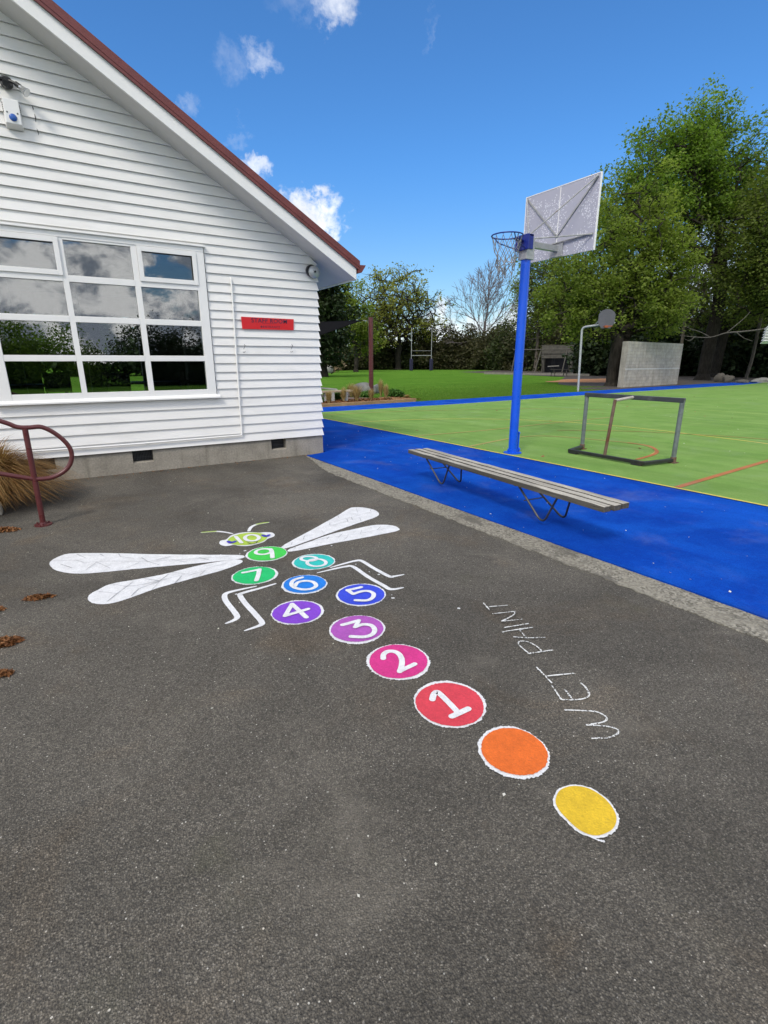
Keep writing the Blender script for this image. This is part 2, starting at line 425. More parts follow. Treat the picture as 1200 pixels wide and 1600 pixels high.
def make_tree(name, label, cat, base, env, trunk, n, trunk_r, leaf_m, bark_m, leaf_k=30, leaf=.2, sig=.5, step=.9, seed=1, group=None,
              tipr=.012, twigs=0, twig_len=.9, shell=.5, sides=6, zmin=None, flat=.7, crown='crown', roots=True, inner=.25, aspect=1.6, twig_r=.012, keep=1., jit=.12, gap=0., gapf=1.1, tdev=.55):
    g = np.random.default_rng(seed); base = np.array(base, float)
    root = empty(name, label, cat, base, group=group)
    A, par, tip = skeleton(g, env, n, trunk, step, shell, zmin, jit)
    r = pipe(par, len(A), tipr, trunk_r)
    i = np.arange(1, len(A)); p = par[1:]
    r0 = np.minimum(r[p], r[i]*1.6+.0); r0[p < len(trunk)] = np.minimum(r[p][p < len(trunk)], r[i][p < len(trunk)]*1.9)
    tr = i < len(trunk); r0[tr] = r[p][tr]
    if roots: r0[0] *= 1.45
    big = r[i] > trunk_r*.22
    V1, F1 = tubes_np(A[p][big], A[i][big], r0[big], r[i][big], 10); V2, F2 = tubes_np(A[p][~big], A[i][~big], r0[~big], r[i][~big], 4 if n > 500 else 5)
    Vt = np.concatenate([V1, V2]); Ft = np.concatenate([F1, F2+len(V1)])
    T = A[tip]
    if twigs:
        src = np.repeat(T, twigs, 0); par_t = np.repeat(A[par[tip]], twigs, 0)
        d = (src-par_t); d /= np.maximum(np.linalg.norm(d, axis=1, keepdims=True), 1e-5)
        d = d+g.normal(size=src.shape)*tdev; d /= np.linalg.norm(d, axis=1, keepdims=True)
        e = src+d*twig_len*g.uniform(.4, 1.2, size=(len(src), 1))
        st = par_t+(src-par_t)*g.uniform(.2, 1, size=(len(src), 1))
        V3, F3 = tubes_np(st, e, np.full(len(st), twig_r), np.full(len(st), twig_r*.4), 3)
        Ft = np.concatenate([Ft, F3+len(Vt)]); Vt = np.concatenate([Vt, V3])
        T = np.concatenate([T, e])
    np_mesh('trunk', Vt, Ft, bark_m, root, smooth=True)
    if leaf_k:
        if keep < 1: T = T[g.uniform(size=len(T)) < keep]
        def solid(X):
            gg = np.random.default_rng(seed+999); v = 0
            for _ in range(7): v = v+np.sin(X@(gg.normal(size=3)*gapf)+gg.uniform(0, 6.3))
            return v/1.87 > gap*2-1.15 if gap else np.ones(len(X), bool)
        T = T[solid(T)]; C = T
        if inner:
            thin = A[(r < trunk_r*.2) & (~tip)]; thin = thin[solid(thin)]; C = np.concatenate([T, thin[g.uniform(size=len(thin)) < inner]])
        kk = np.maximum(1, g.poisson(leaf_k, len(C))); cl = np.repeat(g.uniform(0, 1, len(C)), kk); P = np.repeat(C, kk, 0)
        off = g.normal(size=P.shape)*sig*np.array([1, 1, flat]); P = P+off
        V, Fq = leaves_np(P, leaf, g, aspect=aspect)
        t = np.clip(.55*cl+.45*g.uniform(size=len(P))+.10*off[:, 2]/max(sig, .01), 0, 1)
        np_mesh(crown, V, Fq, leaf_m, root, np.repeat(t, 4))
    return root
def trunk_line(pts, n=6): return [np.array(p) for p in smooth_path(pts, n)]

# ------------------------------------------------------------------ world: sky, clouds, sun
SUN_EL = R(46)
sun_from = np.array([-.82, -.57, 0]); sun_from /= np.linalg.norm(sun_from)
sd = sun_from*math.cos(SUN_EL)+np.array([0, 0, math.sin(SUN_EL)])
w = bpy.data.worlds.new('World'); sc.world = w; w.use_nodes = True
t = NT(w.node_tree); bg = w.node_tree.nodes['Background']
sky = t.n('ShaderNodeTexSky', sky_type='NISHITA', sun_disc=False, sun_elevation=SUN_EL, altitude=50, air_density=1., dust_density=.6, ozone_density=2.2)
sky.sun_rotation = math.atan2(sd[0], sd[1])
d = t.vm('NORMALIZE', t.n('ShaderNodeTexCoord').outputs['Generated'])
zc = t.n('ShaderNodeSeparateXYZ'); t.L(d, zc.inputs[0])
tint = t.mix(t.ss(zc.outputs[2], .02, .34), (.76, .90, .95), (.50, .98, 1.42))
skyc = t.vm('MULTIPLY', sky.outputs[0], tint)
n1 = t.noise(d, 15, 10, .6, .25); n2 = t.noise(t.vm('ADD', d, (4, 2, 7)), 46, 8, .64)
nz = t.math('ADD', t.math('MULTIPLY', t.math('SUBTRACT', n1, .5), 5.2), t.math('MULTIPLY', t.math('SUBTRACT', n2, .5), 2.2))
def warped(sc1, a1, sc2, a2):
    x = t.n('ShaderNodeTexNoise'); t.L(d, x.inputs['Vector']); x.inputs['Scale'].default_value = sc1; x.inputs['Detail'].default_value = 8; x.inputs['Roughness'].default_value = .62
    y = t.n('ShaderNodeTexNoise'); t.L(t.vm('ADD', d, (3, 1, 5)), y.inputs['Vector']); y.inputs['Scale'].default_value = sc2; y.inputs['Detail'].default_value = 8; y.inputs['Roughness'].default_value = .65
    w1 = t.vm('SCALE', t.vm('SUBTRACT', x.outputs['Color'], (.5, .5, .5))); w1.node.inputs['Scale'].default_value = a1
    w2 = t.vm('SCALE', t.vm('SUBTRACT', y.outputs['Color'], (.5, .5, .5))); w2.node.inputs['Scale'].default_value = a2
    return t.vm('ADD', d, t.vm('ADD', w1, w2))
dw = warped(16, .11, 50, .05)
def blob(px, py, wx, wy, rough=.8, soft=.6, op=1., rot=0.):
    c = ray(px, py); c /= np.linalg.norm(c)
    a = ray(px+40*math.cos(rot), py+40*math.sin(rot)); a /= np.linalg.norm(a); t1 = a-c*(a@c); l1 = np.linalg.norm(t1); t1 /= l1
    t2 = np.cross(c, t1); k = l1/40
    x = t.math('DIVIDE', t.vm('DOT_PRODUCT', dw, tuple(t1)), wx*k); y = t.math('DIVIDE', t.vm('DOT_PRODUCT', dw, tuple(t2)), wy*k)
    r2 = t.math('ADD', t.math('MULTIPLY', x, x), t.math('MULTIPLY', y, y))
    v = t.math('ADD', t.math('SUBTRACT', 1., r2), t.math('MULTIPLY', nz, rough))
    v = t.ss(v, -.12, soft*1.6)
    v = t.math('MULTIPLY', v, t.math('GREATER_THAN', t.vm('DOT_PRODUCT', d, tuple(c)), .5))
    return t.math('MULTIPLY', v, op)
bl = [blob(520, -6, 46, 40, .5, 1.3, .95), blob(470, 2, 66, 26, .6, 2.4, .4), blob(362, 102, 30, 28, .62, 2.2, .55), blob(415, 101, 34, 17, .6, 1.8, .68),
      blob(308, 160, 17, 22, .6, 1.9, .5), blob(404, 256, 33, 19, .45, 1.1, .9), blob(408, 277, 16, 24, .6, 1.9, .5), blob(374, 213, 24, 11, .6, 2., .35),
      blob(466, 338, 40, 34, .42, .75, 1.), blob(512, 332, 32, 28, .48, .85, 1.), blob(488, 354, 52, 22, .42, .7, 1.), blob(676, 52, 8, 30, .55, 2., .3, .1),
      blob(700, 515, 64, 36, .5, .9, 1.), blob(800, 520, 90, 42, .5, 1., .9), blob(590, 540, 90, 38, .5, 1., .8), blob(1085, 440, 110, 120, .5, 1., .95), blob(960, 505, 120, 70, .5, 1., .9)]
cl = bl[0]
for x in bl[1:]: cl = t.math('MAXIMUM', cl, x)
# cumulus behind the viewer (seen in windows), more added out-of-frame for neutral fill light
back = t.vm('DOT_PRODUCT', d, tuple(-FH))
CX, CY = 2.0, 1.3
n3 = t.noise(t.vm('ADD', t.scale(d, 1, 1, 1.5), (CY, 0, 0)), 4.2, 10, .6, .2)
away = t.ss(t.math('MULTIPLY', t.vm('DOT_PRODUCT', d, tuple(CM[2])), -1.), -.60, -.36)
bc = t.math('MULTIPLY', t.ss(n3, .44, .49), away)
cl2 = t.math('MAXIMUM', cl, bc)
shade = t.mix(t.ss(t.noise(t.vm('ADD', d, (0, 0, .06)), 9, 8, .6), .35, .66), (6.4, 6.7, 7.3), (9.6, 9.7, 9.8))
sh_a = t.noise(t.vm('ADD', t.scale(d, 1, 1, 1.4), (CX, 0, .1)), 5.5, 10, .62, .3); sh_b = t.noise(t.vm('ADD', t.scale(d, 1, 1, 1.3), (5, 0, .1)), 15, 10, .62, .3)
shade2 = t.mix(t.ss(t.math('ADD', t.math('MULTIPLY', sh_a, .5), t.math('MULTIPLY', sh_b, .5)), .455, .55), (4.2, 4.7, 5.6), (17.5, 17.0, 16.5))
shade = t.mix(away, shade, shade2)
t.L(t.mix(cl2, skyc, shade), bg.inputs[0]); bg.inputs[1].default_value = .11
sl = bpy.data.lights.new('sun', 'SUN'); sl.energy = 2.0; sl.angle = R(14); sl.color = (1, .93, .82)
so = link(bpy.data.objects.new('sun', sl)); so.rotation_euler = Vector(sd).to_track_quat('Z', 'Y').to_euler(); so.location = (-8, -6, 14)
sc.view_settings.view_transform = 'Standard'; sc.view_settings.look = 'None'; sc.view_settings.exposure = 0.26; sc.view_settings.gamma = 1

# ------------------------------------------------------------------ ground
def structure(o, label): return tag(o, label, None, None, 'structure')
def wob(a, b, n, amp, g):
    a = np.array(a, float); b = np.array(b, float); d = b-a; nrm = np.array([-d[1], d[0]])/np.linalg.norm(d)
    off = np.cumsum(g.normal(size=n))*.25; off -= np.linspace(off[0], off[-1], n); off = off/max(np.abs(off).max(), 1e-6)*amp*.6+g.normal(size=n)*amp*.4
    return [tuple(a+d*t_+nrm*o) for t_, o in zip(np.linspace(0, 1, n), off)]
g0 = np.random.default_rng(3)
GR = mk_grass('grass_far', (.085, .20, .024), (.125, .25, .034), (.065, .15, .018))
SOIL = simple('bark_soil', (.055, .042, .032), .95, .3, 4, .8, 40, dirt=(.09, .07, .05), dirt_amt=.5)
b = MB(); b.sheet([(-2500, -2500), (2500, -2500), (2500, 2500), (-2500, 2500)], -.03)
structure(b.build('ground', GR), 'grassy ground reaching to the horizon')
b = MB(); n = 60
b.sheet([(-14, -14), (3.9, -14), (3.9, 8.4), (-14, 8.4)], 0)
structure(b.build('pavement', ASPH), 'grey asphalt yard in front of the building')
# concrete edging strip with broken edges
near = wob((3.13, -14), (3.13, 6.4), 420, .022, g0)+wob((3.13, 6.4), (3.42, 7.8), 40, .02, g0)
far = wob((3.425, 7.86), (3.425, -14), 420, .006, g0)
KERB = mk_concrete('edging_concrete', (.27, .25, .21), (.16, .145, .115))
def rough_edging():
    m, t, b, co = mat('edging_aggregate')
    d, c = t.vor(co, 70); k = t.sep(c)[0]; n = t.noise(co, 3, 8, .7)
    f = t.mix(k, (.11, .10, .08), (.34, .315, .26)); f = t.mix(t.math('MULTIPLY', t.ss(n, .45, .65), .6), f, (.27, .25, .2))
    ed = t.ss(t.noise(t.scale(co, 1, .35, 1), 5, 8, .7), .52, .62); f = t.mix(t.math('MULTIPLY', ed, .8), f, (.115, .106, .09))
    out(t, b, f, .95, t.bump(t.math('ADD', t.math('MULTIPLY', d, .7), n), 1., .012), spec=.2)
    return m
EDG = rough_edging()
b = MB(); b.slab(near+far, -.02, .006)
structure(b.build('kerb', EDG), 'worn concrete edging strip beside the blue turf')
BLUE = turf('blue_turf', (.003, .050, .36), (.006, .088, .49), (.002, .022, .20))
GREEN = turf('green_turf', (.152, .272, .064), (.205, .325, .09), (.11, .21, .042))
LY = turf('yellow_turf_line', (.60, .50, .11), (.64, .55, .15), (.48, .42, .09))
LW = turf('pale_turf_line', (.42, .50, .17), (.46, .54, .2), (.3, .4, .1))
LR = turf('red_turf_line', (.40, .135, .065), (.42, .17, .08), (.30, .16, .05))
LR2 = turf('faint_red_turf_line', (.36, .285, .10), (.38, .31, .115), (.30, .27, .08))
bl_poly = wob((3.43, -14), (3.43, 7.80), 200, .006, g0)+[(3.70, 7.87), (3.84, 7.93), (3.84, 22), (5, 22), (5, 16.35)]
bl_poly += [(7.9, 16.42), (14.7, 16.9), (23.1, 17.52), (31, 18.35), (39.4, 19.1), (46, 18.9), (60, 20), (60, -14)]
b = MB(); b.slab(bl_poly, -.02, .016)
structure(b.build('court_border', BLUE), 'bright blue artificial turf border')
gr_poly = [(6.25, -14), (6.25, 14.68), (12.8, 14.78), (20, 15.4), (26.4, 15.95), (39.2, 16.6), (45, 17.6), (60, 18), (60, -14)]
b = MB(); b.sheet(gr_poly, .022)
structure(b.build('court', GREEN), 'light green artificial turf sports court')
def ribbon(pts, wd, z, mb):
    P = [np.array(p[:2], float) for p in pts]; k = len(P); vs = []
    for i in range(k):
        tt = P[min(i+1, k-1)]-P[max(i-1, 0)]; tt /= np.linalg.norm(tt); nn = np.array([-tt[1], tt[0]])
        ww = wd[i] if hasattr(wd, '__len__') else wd
        vs += [(*(P[i]+nn*ww/2), z), (*(P[i]-nn*ww/2), z)]
    return mb.add(vs, [(2*i, 2*i+1, 2*i+3, 2*i+2) for i in range(k-1)])
def line(pts, wd, z, m, label, sm=True):
    b = MB(); ribbon(smooth_path(pts, 8) if sm else pts, wd, z, b); structure(b.build('court_marking', m), label)
line([(6.25, -14), (6.25, 14.7)], .05, .0245, LY, 'yellow turf line along the near edge of the court', False)
line([(6.25, 14.66), (12.8, 14.76), (20, 15.38), (26.4, 15.93), (39.2, 16.58)], .05, .0245, LW, 'pale line along the far edge of the court', False)
line([(6.3, 11.62), (7.7, 11.4), (9.01, 10.87), (10.34, 9.78), (11.13, 8.33), (11.4, 6.83), (11.3, 5.2), (11.1, 3.8), (10.4, 1.5), (9, -.5)], .05, .0260, LY, 'yellow curved line across the court')
line([(17.47, 15.1), (17.47, 10.5), (17.6, 6.66), (17.7, -4)], .05, .0253, LW, 'pale straight line across the middle of the court', False)
line([(6.29, 8.63), (8.18, 8.5), (10.35, 8.6), (13, 8.65)], .06, .0272, LR2, 'faint red line near the blue pole')
line([(6.28, 6.95), (7.94, 7.3), (8.64, 7.0), (9.03, 5.95), (9.1, 5.35), (8.72, 4.83), (8.02, 4.55)], .06, .0272, LR2, 'faint red curve behind the goal frame')
line([(9.09, 5.6), (9.08, 5.2), (8.72, 4.83), (8.3, 4.62), (7.6, 4.50)], .06, .0284, LR, 'bright red end of the curved line in front of the goal')
line([(6.28, 3.15), (9.23, 3.33), (12, 3.45)], .08, .0272, LR, 'bright red line at the right of the court', False)
line([(6.6, 13.77), (8.66, 13.6), (12.8, 12.2), (15, 10.2)], .06, .0272, LR2, 'faint red line near the far court edge')
line([(9.5, 7.6), (11, 6.2), (12, 3.6), (12.4, 0)], .06, .0290, LR2, 'faint red arc on the court')
# soil and bark under the trees
b = MB(); b.sheet([(24.5, 17.9), (31, 18.6), (39.4, 19.3), (46, 19.0), (60, 20.2), (140, 45), (140, 110), (60, 70), (48, 38), (38, 30.5), (31.5, 25.5), (28, 21)], -.012)
structure(b.build('bed', SOIL), 'dark bare soil and bark under the trees')
b = MB(); cpt = gp(926, 594.5); th = np.linspace(0, 2*np.pi, 60)[:-1]
b.sheet([(40.5+np.cos(a)*6.2*(1+.12*math.sin(3*a)), 28.6+np.sin(a)*3.1*(1+.15*math.sin(5*a))+np.cos(a)*1.2) for a in th], -.006)
structure(b.build('path', simple('orange_bark', (.36, .16, .06), .95, .3, 6, .6, 40)), 'patch of orange bark chips at the edge of the lawn')
# near grass blades so the lawn edge is not a clean line
def blades(name, label, region, k, h, m, seed):
    g = np.random.default_rng(seed); P = region(g, k); k = len(P)
    a = g.uniform(0, 2*np.pi, k); hh = h*g.uniform(.5, 1.3, k); wd = .006+.004*g.uniform(size=k)
    dx = np.stack([np.cos(a), np.sin(a), 0*a], 1); ln = g.normal(size=(k, 3))*.35; ln[:, 2] = 1
    V = np.stack([P-dx*wd[:, None], P+dx*wd[:, None], P+ln*hh[:, None]], 1).reshape(-1, 3)
    o = np_mesh(name, V, np.arange(3*k).reshape(k, 3), m, None, np.repeat(g.uniform(size=k), 3)); return tag(o, label, None, None, 'stuff')
GRL = leafmat('grass_blades', (.07, .15, .015), (.11, .215, .024), (.17, .27, .04), .4)
def reg_lawn(g, k):
    u = g.uniform(5, 30, k); e = np.interp(u, [5, 7.9, 14.7, 23.1, 31], [16.40, 16.47, 16.95, 17.57, 18.4])
    v = e+g.exponential(3.2, k)
    P = np.stack([u, v, np.full(k, -.03)], 1)
    return P[(v < 30) & ~((u < 12.4) & (v < 18.2)) & ~((u > 26.5) & (v < 20.5))]
blades('grass', 'short green grass along the edge of the playing field', reg_lawn, 90000, .06, GRL, 5)

# ------------------------------------------------------------------ painted dragonfly number game
gpaint = np.random.default_rng(11)
ZP = .003
def zoomed(x0, y0, s): return lambda p: (x0+p[0]/s, y0+p[1]/s)
def disc_pts(c, r, amp, n=120, seed=0):
    g = np.random.default_rng(seed); a = np.linspace(0, 2*np.pi, n, endpoint=False)
    k = g.uniform(0, 6.3, 4); rr = r*(1+.012*np.sin(2*a+k[0])+.008*np.sin(3*a+k[1]))+amp*g.normal(size=n)+amp*1.2*np.sin(9*a+k[2])*np.sin(4*a+k[3])
    return [(c[0]+q*math.cos(x), c[1]+q*math.sin(x)) for q, x in zip(rr, a)]
def stroke(mb, pts, wd, z, jit=0., cap=True, n=5, sm=True):
    P = smooth_path([np.array(p[:2], float) for p in pts], n) if sm else [np.array(p[:2], float) for p in pts]
    k = len(P); ws = np.interp(np.linspace(0, 1, k), np.linspace(0, 1, len(wd)), wd) if hasattr(wd, '__len__') else np.full(k, wd)
    if jit: ws = ws*(1+gpaint.normal(size=k)*jit)
    L, Rr = [], []
    for i in range(k):
        tt = P[min(i+1, k-1)]-P[max(i-1, 0)]; tt /= max(np.linalg.norm(tt), 1e-9); nn = np.array([-tt[1], tt[0]])
        L.append(P[i]+nn*ws[i]/2); Rr.append(P[i]-nn*ws[i]/2)
    vs = []; fs = []
    for i in range(k): vs += [(*L[i], z), (*Rr[i], z)]
    fs = [(2*i, 2*i+1, 2*i+3, 2*i+2) for i in range(k-1)]
    mb.add(vs, fs)
    if cap:
        for q, rr, dz in ((P[0], ws[0]/2, .0003), (P[-1], ws[-1]/2, .0004)):
            mb.add([(q[0]+rr*math.cos(x), q[1]+rr*math.sin(x), z+dz) for x in np.linspace(0, 6.283, 13)[:-1]], [tuple(range(12))])
        # round the sharp joints of straight strokes
        if not sm:
            for i in range(1, k-1):
                mb.add([(P[i][0]+ws[i]/2*math.cos(x), P[i][1]+ws[i]/2*math.sin(x), z+.0005) for x in np.linspace(0, 6.283, 13)[:-1]], [tuple(range(12))])
def gxy(z): return lambda p: gp(*z(p))
def mixp(*s): return s
NUM = {}
zA = zoomed(560, 990, 5.4545); zB = zoomed(410, 900, 4); zC = zoomed(470, 850, 6.6667); zD = zoomed(320, 880, 7.5); zE = zoomed(320, 790, 7.5); zF = zoomed(60, 770, 2)
def ell(c, rx, ry, a0=0, a1=360, n=20, rot=0):
    o = []
    for a in np.linspace(R(a0), R(a1), n):
        x, y = rx*math.cos(a), ry*math.sin(a); o.append((c[0]+x*math.cos(rot)-y*math.sin(rot), c[1]+x*math.sin(rot)+y*math.cos(rot)))
    return o
NUM['1'] = [(zA, [(630, 572), (640, 535), (662, 510), (690, 522), (770, 600), (850, 685)], .030), (zA, [(795, 720), (935, 655)], .030)]
NUM['2'] = [(zA, [(212, 222), (215, 188), (250, 163), (305, 163), (348, 187), (370, 232), (368, 285), (352, 335)], .030), (zA, [(352, 332), (480, 272)], .028)]
NUM['3'] = [(zB, [(500, 313), (602, 285)], .030), (zB, [(602, 287), (580, 328)], .028), (zB, [(580, 328), (630, 312), (680, 318), (702, 345), (688, 373), (640, 390), (556, 388)], .030)]
NUM['4'] = [(zB, [(186, 182), (275, 265)], .032), (zB, [(186, 182), (142, 258)], .03), (zB, [(142, 258), (286, 215)], .03)]
NUM['5'] = [(zC, [(628, 460), (487, 492)], .030), (zC, [(487, 492), (548, 534)], .03), (zC, [(548, 534), (630, 508), (705, 504), (757, 530), (748, 572), (690, 601), (572, 600)], .030)]
NUM['6'] = [(zB, [(248, 15), (200, 30), (182, 52), (196, 76), (250, 90), (305, 86), (336, 67), (318, 44), (270, 36), (222, 46), (203, 70)], .030)]
NUM['7'] = [(zD, [(450, 122), (640, 85)], .030), (zD, [(640, 85), (628, 150), (606, 215)], .034)]
NUM['8'] = [(zC, ell((85, 162), 82, 24, n=18), .028), (zC, ell((165, 205), 98, 38, n=20), .028)]
NUM['9'] = [(zE, ell((688, 549), 92, 32, n=20, rot=-.1), .03), (zE, [(768, 520), (786, 550), (794, 622)], .036)]
NUM['10'] = [(zE, [(362, 372), (432, 446)], .034), (zE, ell((553, 390), 82, 36, n=20), .034)]
CIRC = [  # centre, radius, colour sRGB, numeral, label
 ((.699, 1.392), None, (236, 196, 48), None, 'yellow blank painted circle, nearest the viewer at the end of the tail'),
 ((.517, 1.671), .142, (240, 116, 42), None, 'orange blank painted circle between the yellow circle and number 1'),
 ((.299, 1.972), .166, (228, 72, 86), '1', 'red painted circle with a white number 1'),
 ((.073, 2.311), .166, (224, 58, 142), '2', 'hot pink painted circle with a white number 2'),
 ((-.16, 2.646), .165, (184, 92, 190), '3', 'pinkish purple painted circle with a white number 3'),
 ((-.546, 2.861), .163, (140, 72, 214), '4', 'violet painted circle with a white number 4'),
 ((-.157, 3.108), .17, (58, 80, 224), '5', 'royal blue painted circle with a white number 5'),
 ((-.564, 3.274), .161, (28, 132, 232), '6', 'bright blue painted circle with a white number 6'),
 ((-.953, 3.433), .166, (26, 204, 116), '7', 'emerald painted circle with a white number 7 beside the left legs'),
 ((-.555, 3.697), .167, (48, 204, 196), '8', 'turquoise painted circle with a white number 8'),
 ((-.964, 3.873), .169, (68, 216, 84), '9', 'light green painted circle with a white number 9 under the head')]
ca, sa = math.cos(AZ), math.sin(AZ)
CPX = {'y': (863, 968, 1226, 1312)}
def to_uv(q): return (q[0]*ca+q[1]*sa, -q[0]*sa+q[1]*ca)
for i, (c, r, rgb, num, label) in enumerate(CIRC):
    c = to_uv(c); root = empty('painted_circle', label, 'painted circle', (c[0], c[1], 0), group='numbered painted circles of the dragonfly')
    if r is None:       # the yellow one is a lopsided oval: traced outline
        P = [gp(*q)[:2] for q in smooth_path([(864, 1250), (872, 1234), (893, 1227), (920, 1231), (946, 1247), (963, 1268), (967, 1287), (957, 1303), (932, 1311), (905, 1302), (882, 1282), (868, 1265)], 8, True)]
        outer = [(p[0]+gpaint.normal()*.0012, p[1]+gpaint.normal()*.0012) for p in P]; inn = []
        for p in P:
            v = np.array(p)-np.array(c); L = np.linalg.norm(v); inn.append(tuple(np.array(c)+v*(L-.0085)/L))
    else:
        outer = disc_pts(c, r, .0019, 170, 40+i); inn = disc_pts((c[0]+.004*math.sin(i*2.1), c[1]+.004*math.cos(i*1.7)), r-.0125, .0010, 150, 90+i)
    sh = lambda P: [(p[0]-c[0], p[1]-c[1]) for p in P]
    b = MB(); b.sheet(sh(outer), ZP); b.build('border', PW, root)
    b = MB(); b.sheet(sh(inn), ZP+.0025); b.build('disc', paint('paint_'+(num or label.split()[0]), [x*.78 for x in srgb(*rgb)], .35), root)
    if num:
        b = MB()
        for k, (zf, pts, wd) in enumerate(NUM[num]):
            q = [gp(*zf(p)) for p in pts]; q = [(x[0]-c[0], x[1]-c[1]) for x in q]
            stroke(b, q, wd, ZP+.005+.0012*k, .02, True, 5, len(pts) > 2)
        b.build('numeral', PW, root)
    if num is None and r is None:
        b = MB(); q = [gp(*p) for p in [(924, 1310), (935, 1314), (943, 1316)]]; stroke(b, [(x[0]-c[0], x[1]-c[1]) for x in q], [.003, .006, .008], ZP+.001, .2); b.build('paint_smear', PW, root)
VEIN = paint('grey_pencil_line', (.34, .34, .36), 0)
z1 = zoomed(60, 850, 3.75); z2 = zoomed(430, 780, 5.7143)
def in_poly(p, poly):
    x, y = p; c_ = False; j = len(poly)-1
    for i in range(len(poly)):
        xi, yi = poly[i]; xj, yj = poly[j]
        if (yi > y) != (yj > y) and x < (xj-xi)*(y-yi)/(yj-yi+1e-12)+xi: c_ = not c_
        j = i
    return c_
dfo = empty('painted_dragonfly', 'white winged dragonfly painted on the asphalt with a lime head and bent legs', 'painted dragonfly', (-.0, 0, 0))
WINGS = [
 (z1, [(65, 122), (80, 97), (130, 71), (200, 57), (400, 55), (700, 62), (1000, 65), (1185, 67), (1183, 88), (960, 112), (600, 145), (400, 165), (280, 175), (180, 172), (100, 155)],
  [[(90, 103), (220, 98), (270, 115)], [(130, 121), (195, 142)], [(225, 62), (280, 86)], [(345, 110), (420, 145)], [(360, 62), (382, 72)], [(470, 60), (482, 78)], [(482, 78), (560, 88)], [(605, 84), (640, 106)], [(640, 106), (710, 127)], [(520, 145), (600, 108)], [(690, 98), (780, 76)], [(780, 96), (870, 112)], [(270, 115), (410, 105), (640, 106), (900, 92), (1120, 78)], [(940, 84), (1000, 98)], [(280, 156), (345, 110)]],
  'long white painted wing pointing left, upper of the left pair'),
 (z1, [(290, 325), (300, 300), (350, 270), (430, 235), (600, 205), (750, 175), (950, 125), (1150, 93), (1195, 108), (1100, 148), (900, 205), (700, 260), (560, 310), (450, 345), (370, 355), (310, 345)],
  [[(355, 282), (462, 293)], [(405, 340), (462, 293)], [(462, 293), (555, 225)], [(435, 240), (515, 252)], [(545, 308), (588, 266)], [(588, 266), (710, 222)], [(665, 275), (712, 222)], [(620, 207), (712, 220)], [(712, 220), (765, 180)], [(515, 252), (620, 240), (850, 185), (1100, 118)], [(800, 235), (840, 192)], [(780, 172), (860, 180)], [(945, 188), (980, 160)], [(980, 160), (880, 190)]],
  'long white painted wing pointing left, lower of the left pair'),
 (z2, [(65, 420), (300, 290), (560, 145), (650, 90), (700, 75), (800, 78), (890, 100), (927, 130), (910, 155), (850, 180), (700, 230), (500, 300), (120, 435)],
  [[(722, 78), (735, 120)], [(848, 110), (856, 92)], [(560, 150), (566, 170)], [(145, 412), (153, 385)], [(640, 180), (650, 208)], [(755, 168), (765, 200)], [(415, 285), (430, 305)], [(250, 365), (262, 335)], [(490, 215), (500, 240), (640, 205)], [(500, 215), (700, 160), (860, 120)], [(680, 165), (690, 190)]],
  'short white painted wing pointing right, upper of the right pair'),
 (z2, [(120, 452), (300, 385), (500, 315), (700, 270), (850, 238), (960, 230), (1060, 240), (1110, 268), (1090, 285), (1030, 300), (800, 345), (500, 400), (165, 467)],
  [[(760, 312), (775, 278)], [(460, 362), (482, 338)], [(565, 345), (600, 312)], [(615, 365), (650, 335)], [(910, 280), (940, 250)], [(850, 255), (858, 262)], [(250, 400), (460, 350), (700, 320), (1000, 262)], [(170, 445), (182, 435)], [(370, 415), (378, 408)]],
  'short white painted wing pointing right, lower of the right pair')]
for zf, poly, veins, label in WINGS:
    P = [gp(*q)[:2] for q in smooth_path([zf(p) for p in poly], 6, True)]; P = [(p[0]+gpaint.normal()*.0012, p[1]+gpaint.normal()*.0012) for p in P]
    b = MB(); b.sheet(P, ZP)
    b.mi = 1
    for k, v in enumerate(veins):
        q = [gp(*zf(p)) for p in v]; w0 = [.0035, .006, .0045][k % 3]
        stroke(b, q, w0, ZP+.002+.0003*k, .15, False, 3, True)
    b.build('wing', [PW, VEIN], dfo)
LEGS = [(zD, [(600, 275), (430, 310), (270, 350), (232, 385), (250, 450), (335, 560), (380, 630), (350, 668), (250, 710)], [.014, .024, .034, .036, .036, .036, .036, .03, .016], 'bent white painted leg below number 7, outer of the two'),
 (zD, [(825, 245), (640, 300), (440, 355), (415, 385), (480, 480), (590, 600), (670, 700), (640, 735), (470, 795)], [.018, .028, .034, .036, .036, .036, .036, .03, .012], 'bent white painted leg below number 7, inner one beside number 4'),
 (zC, [(310, 248), (450, 208), (570, 178), (635, 180), (760, 255), (920, 340), (970, 340), (1070, 322)], [.014, .026, .032, .034, .034, .034, .028, .014], 'bent white painted leg right of number 8, farther from number 5'),
 (zC, [(175, 303), (350, 262), (470, 238), (545, 240), (700, 345), (860, 435), (940, 475), (1065, 458)], [.012, .026, .032, .034, .034, .034, .034, .014], 'bent white painted leg that starts at number 6 and passes number 5')]
for zf, pts, wd, label in LEGS:
    b = MB(); stroke(b, [gp(*zf(p)) for p in pts], wd, ZP, .025, True, 6); b.build('leg', PW, dfo)
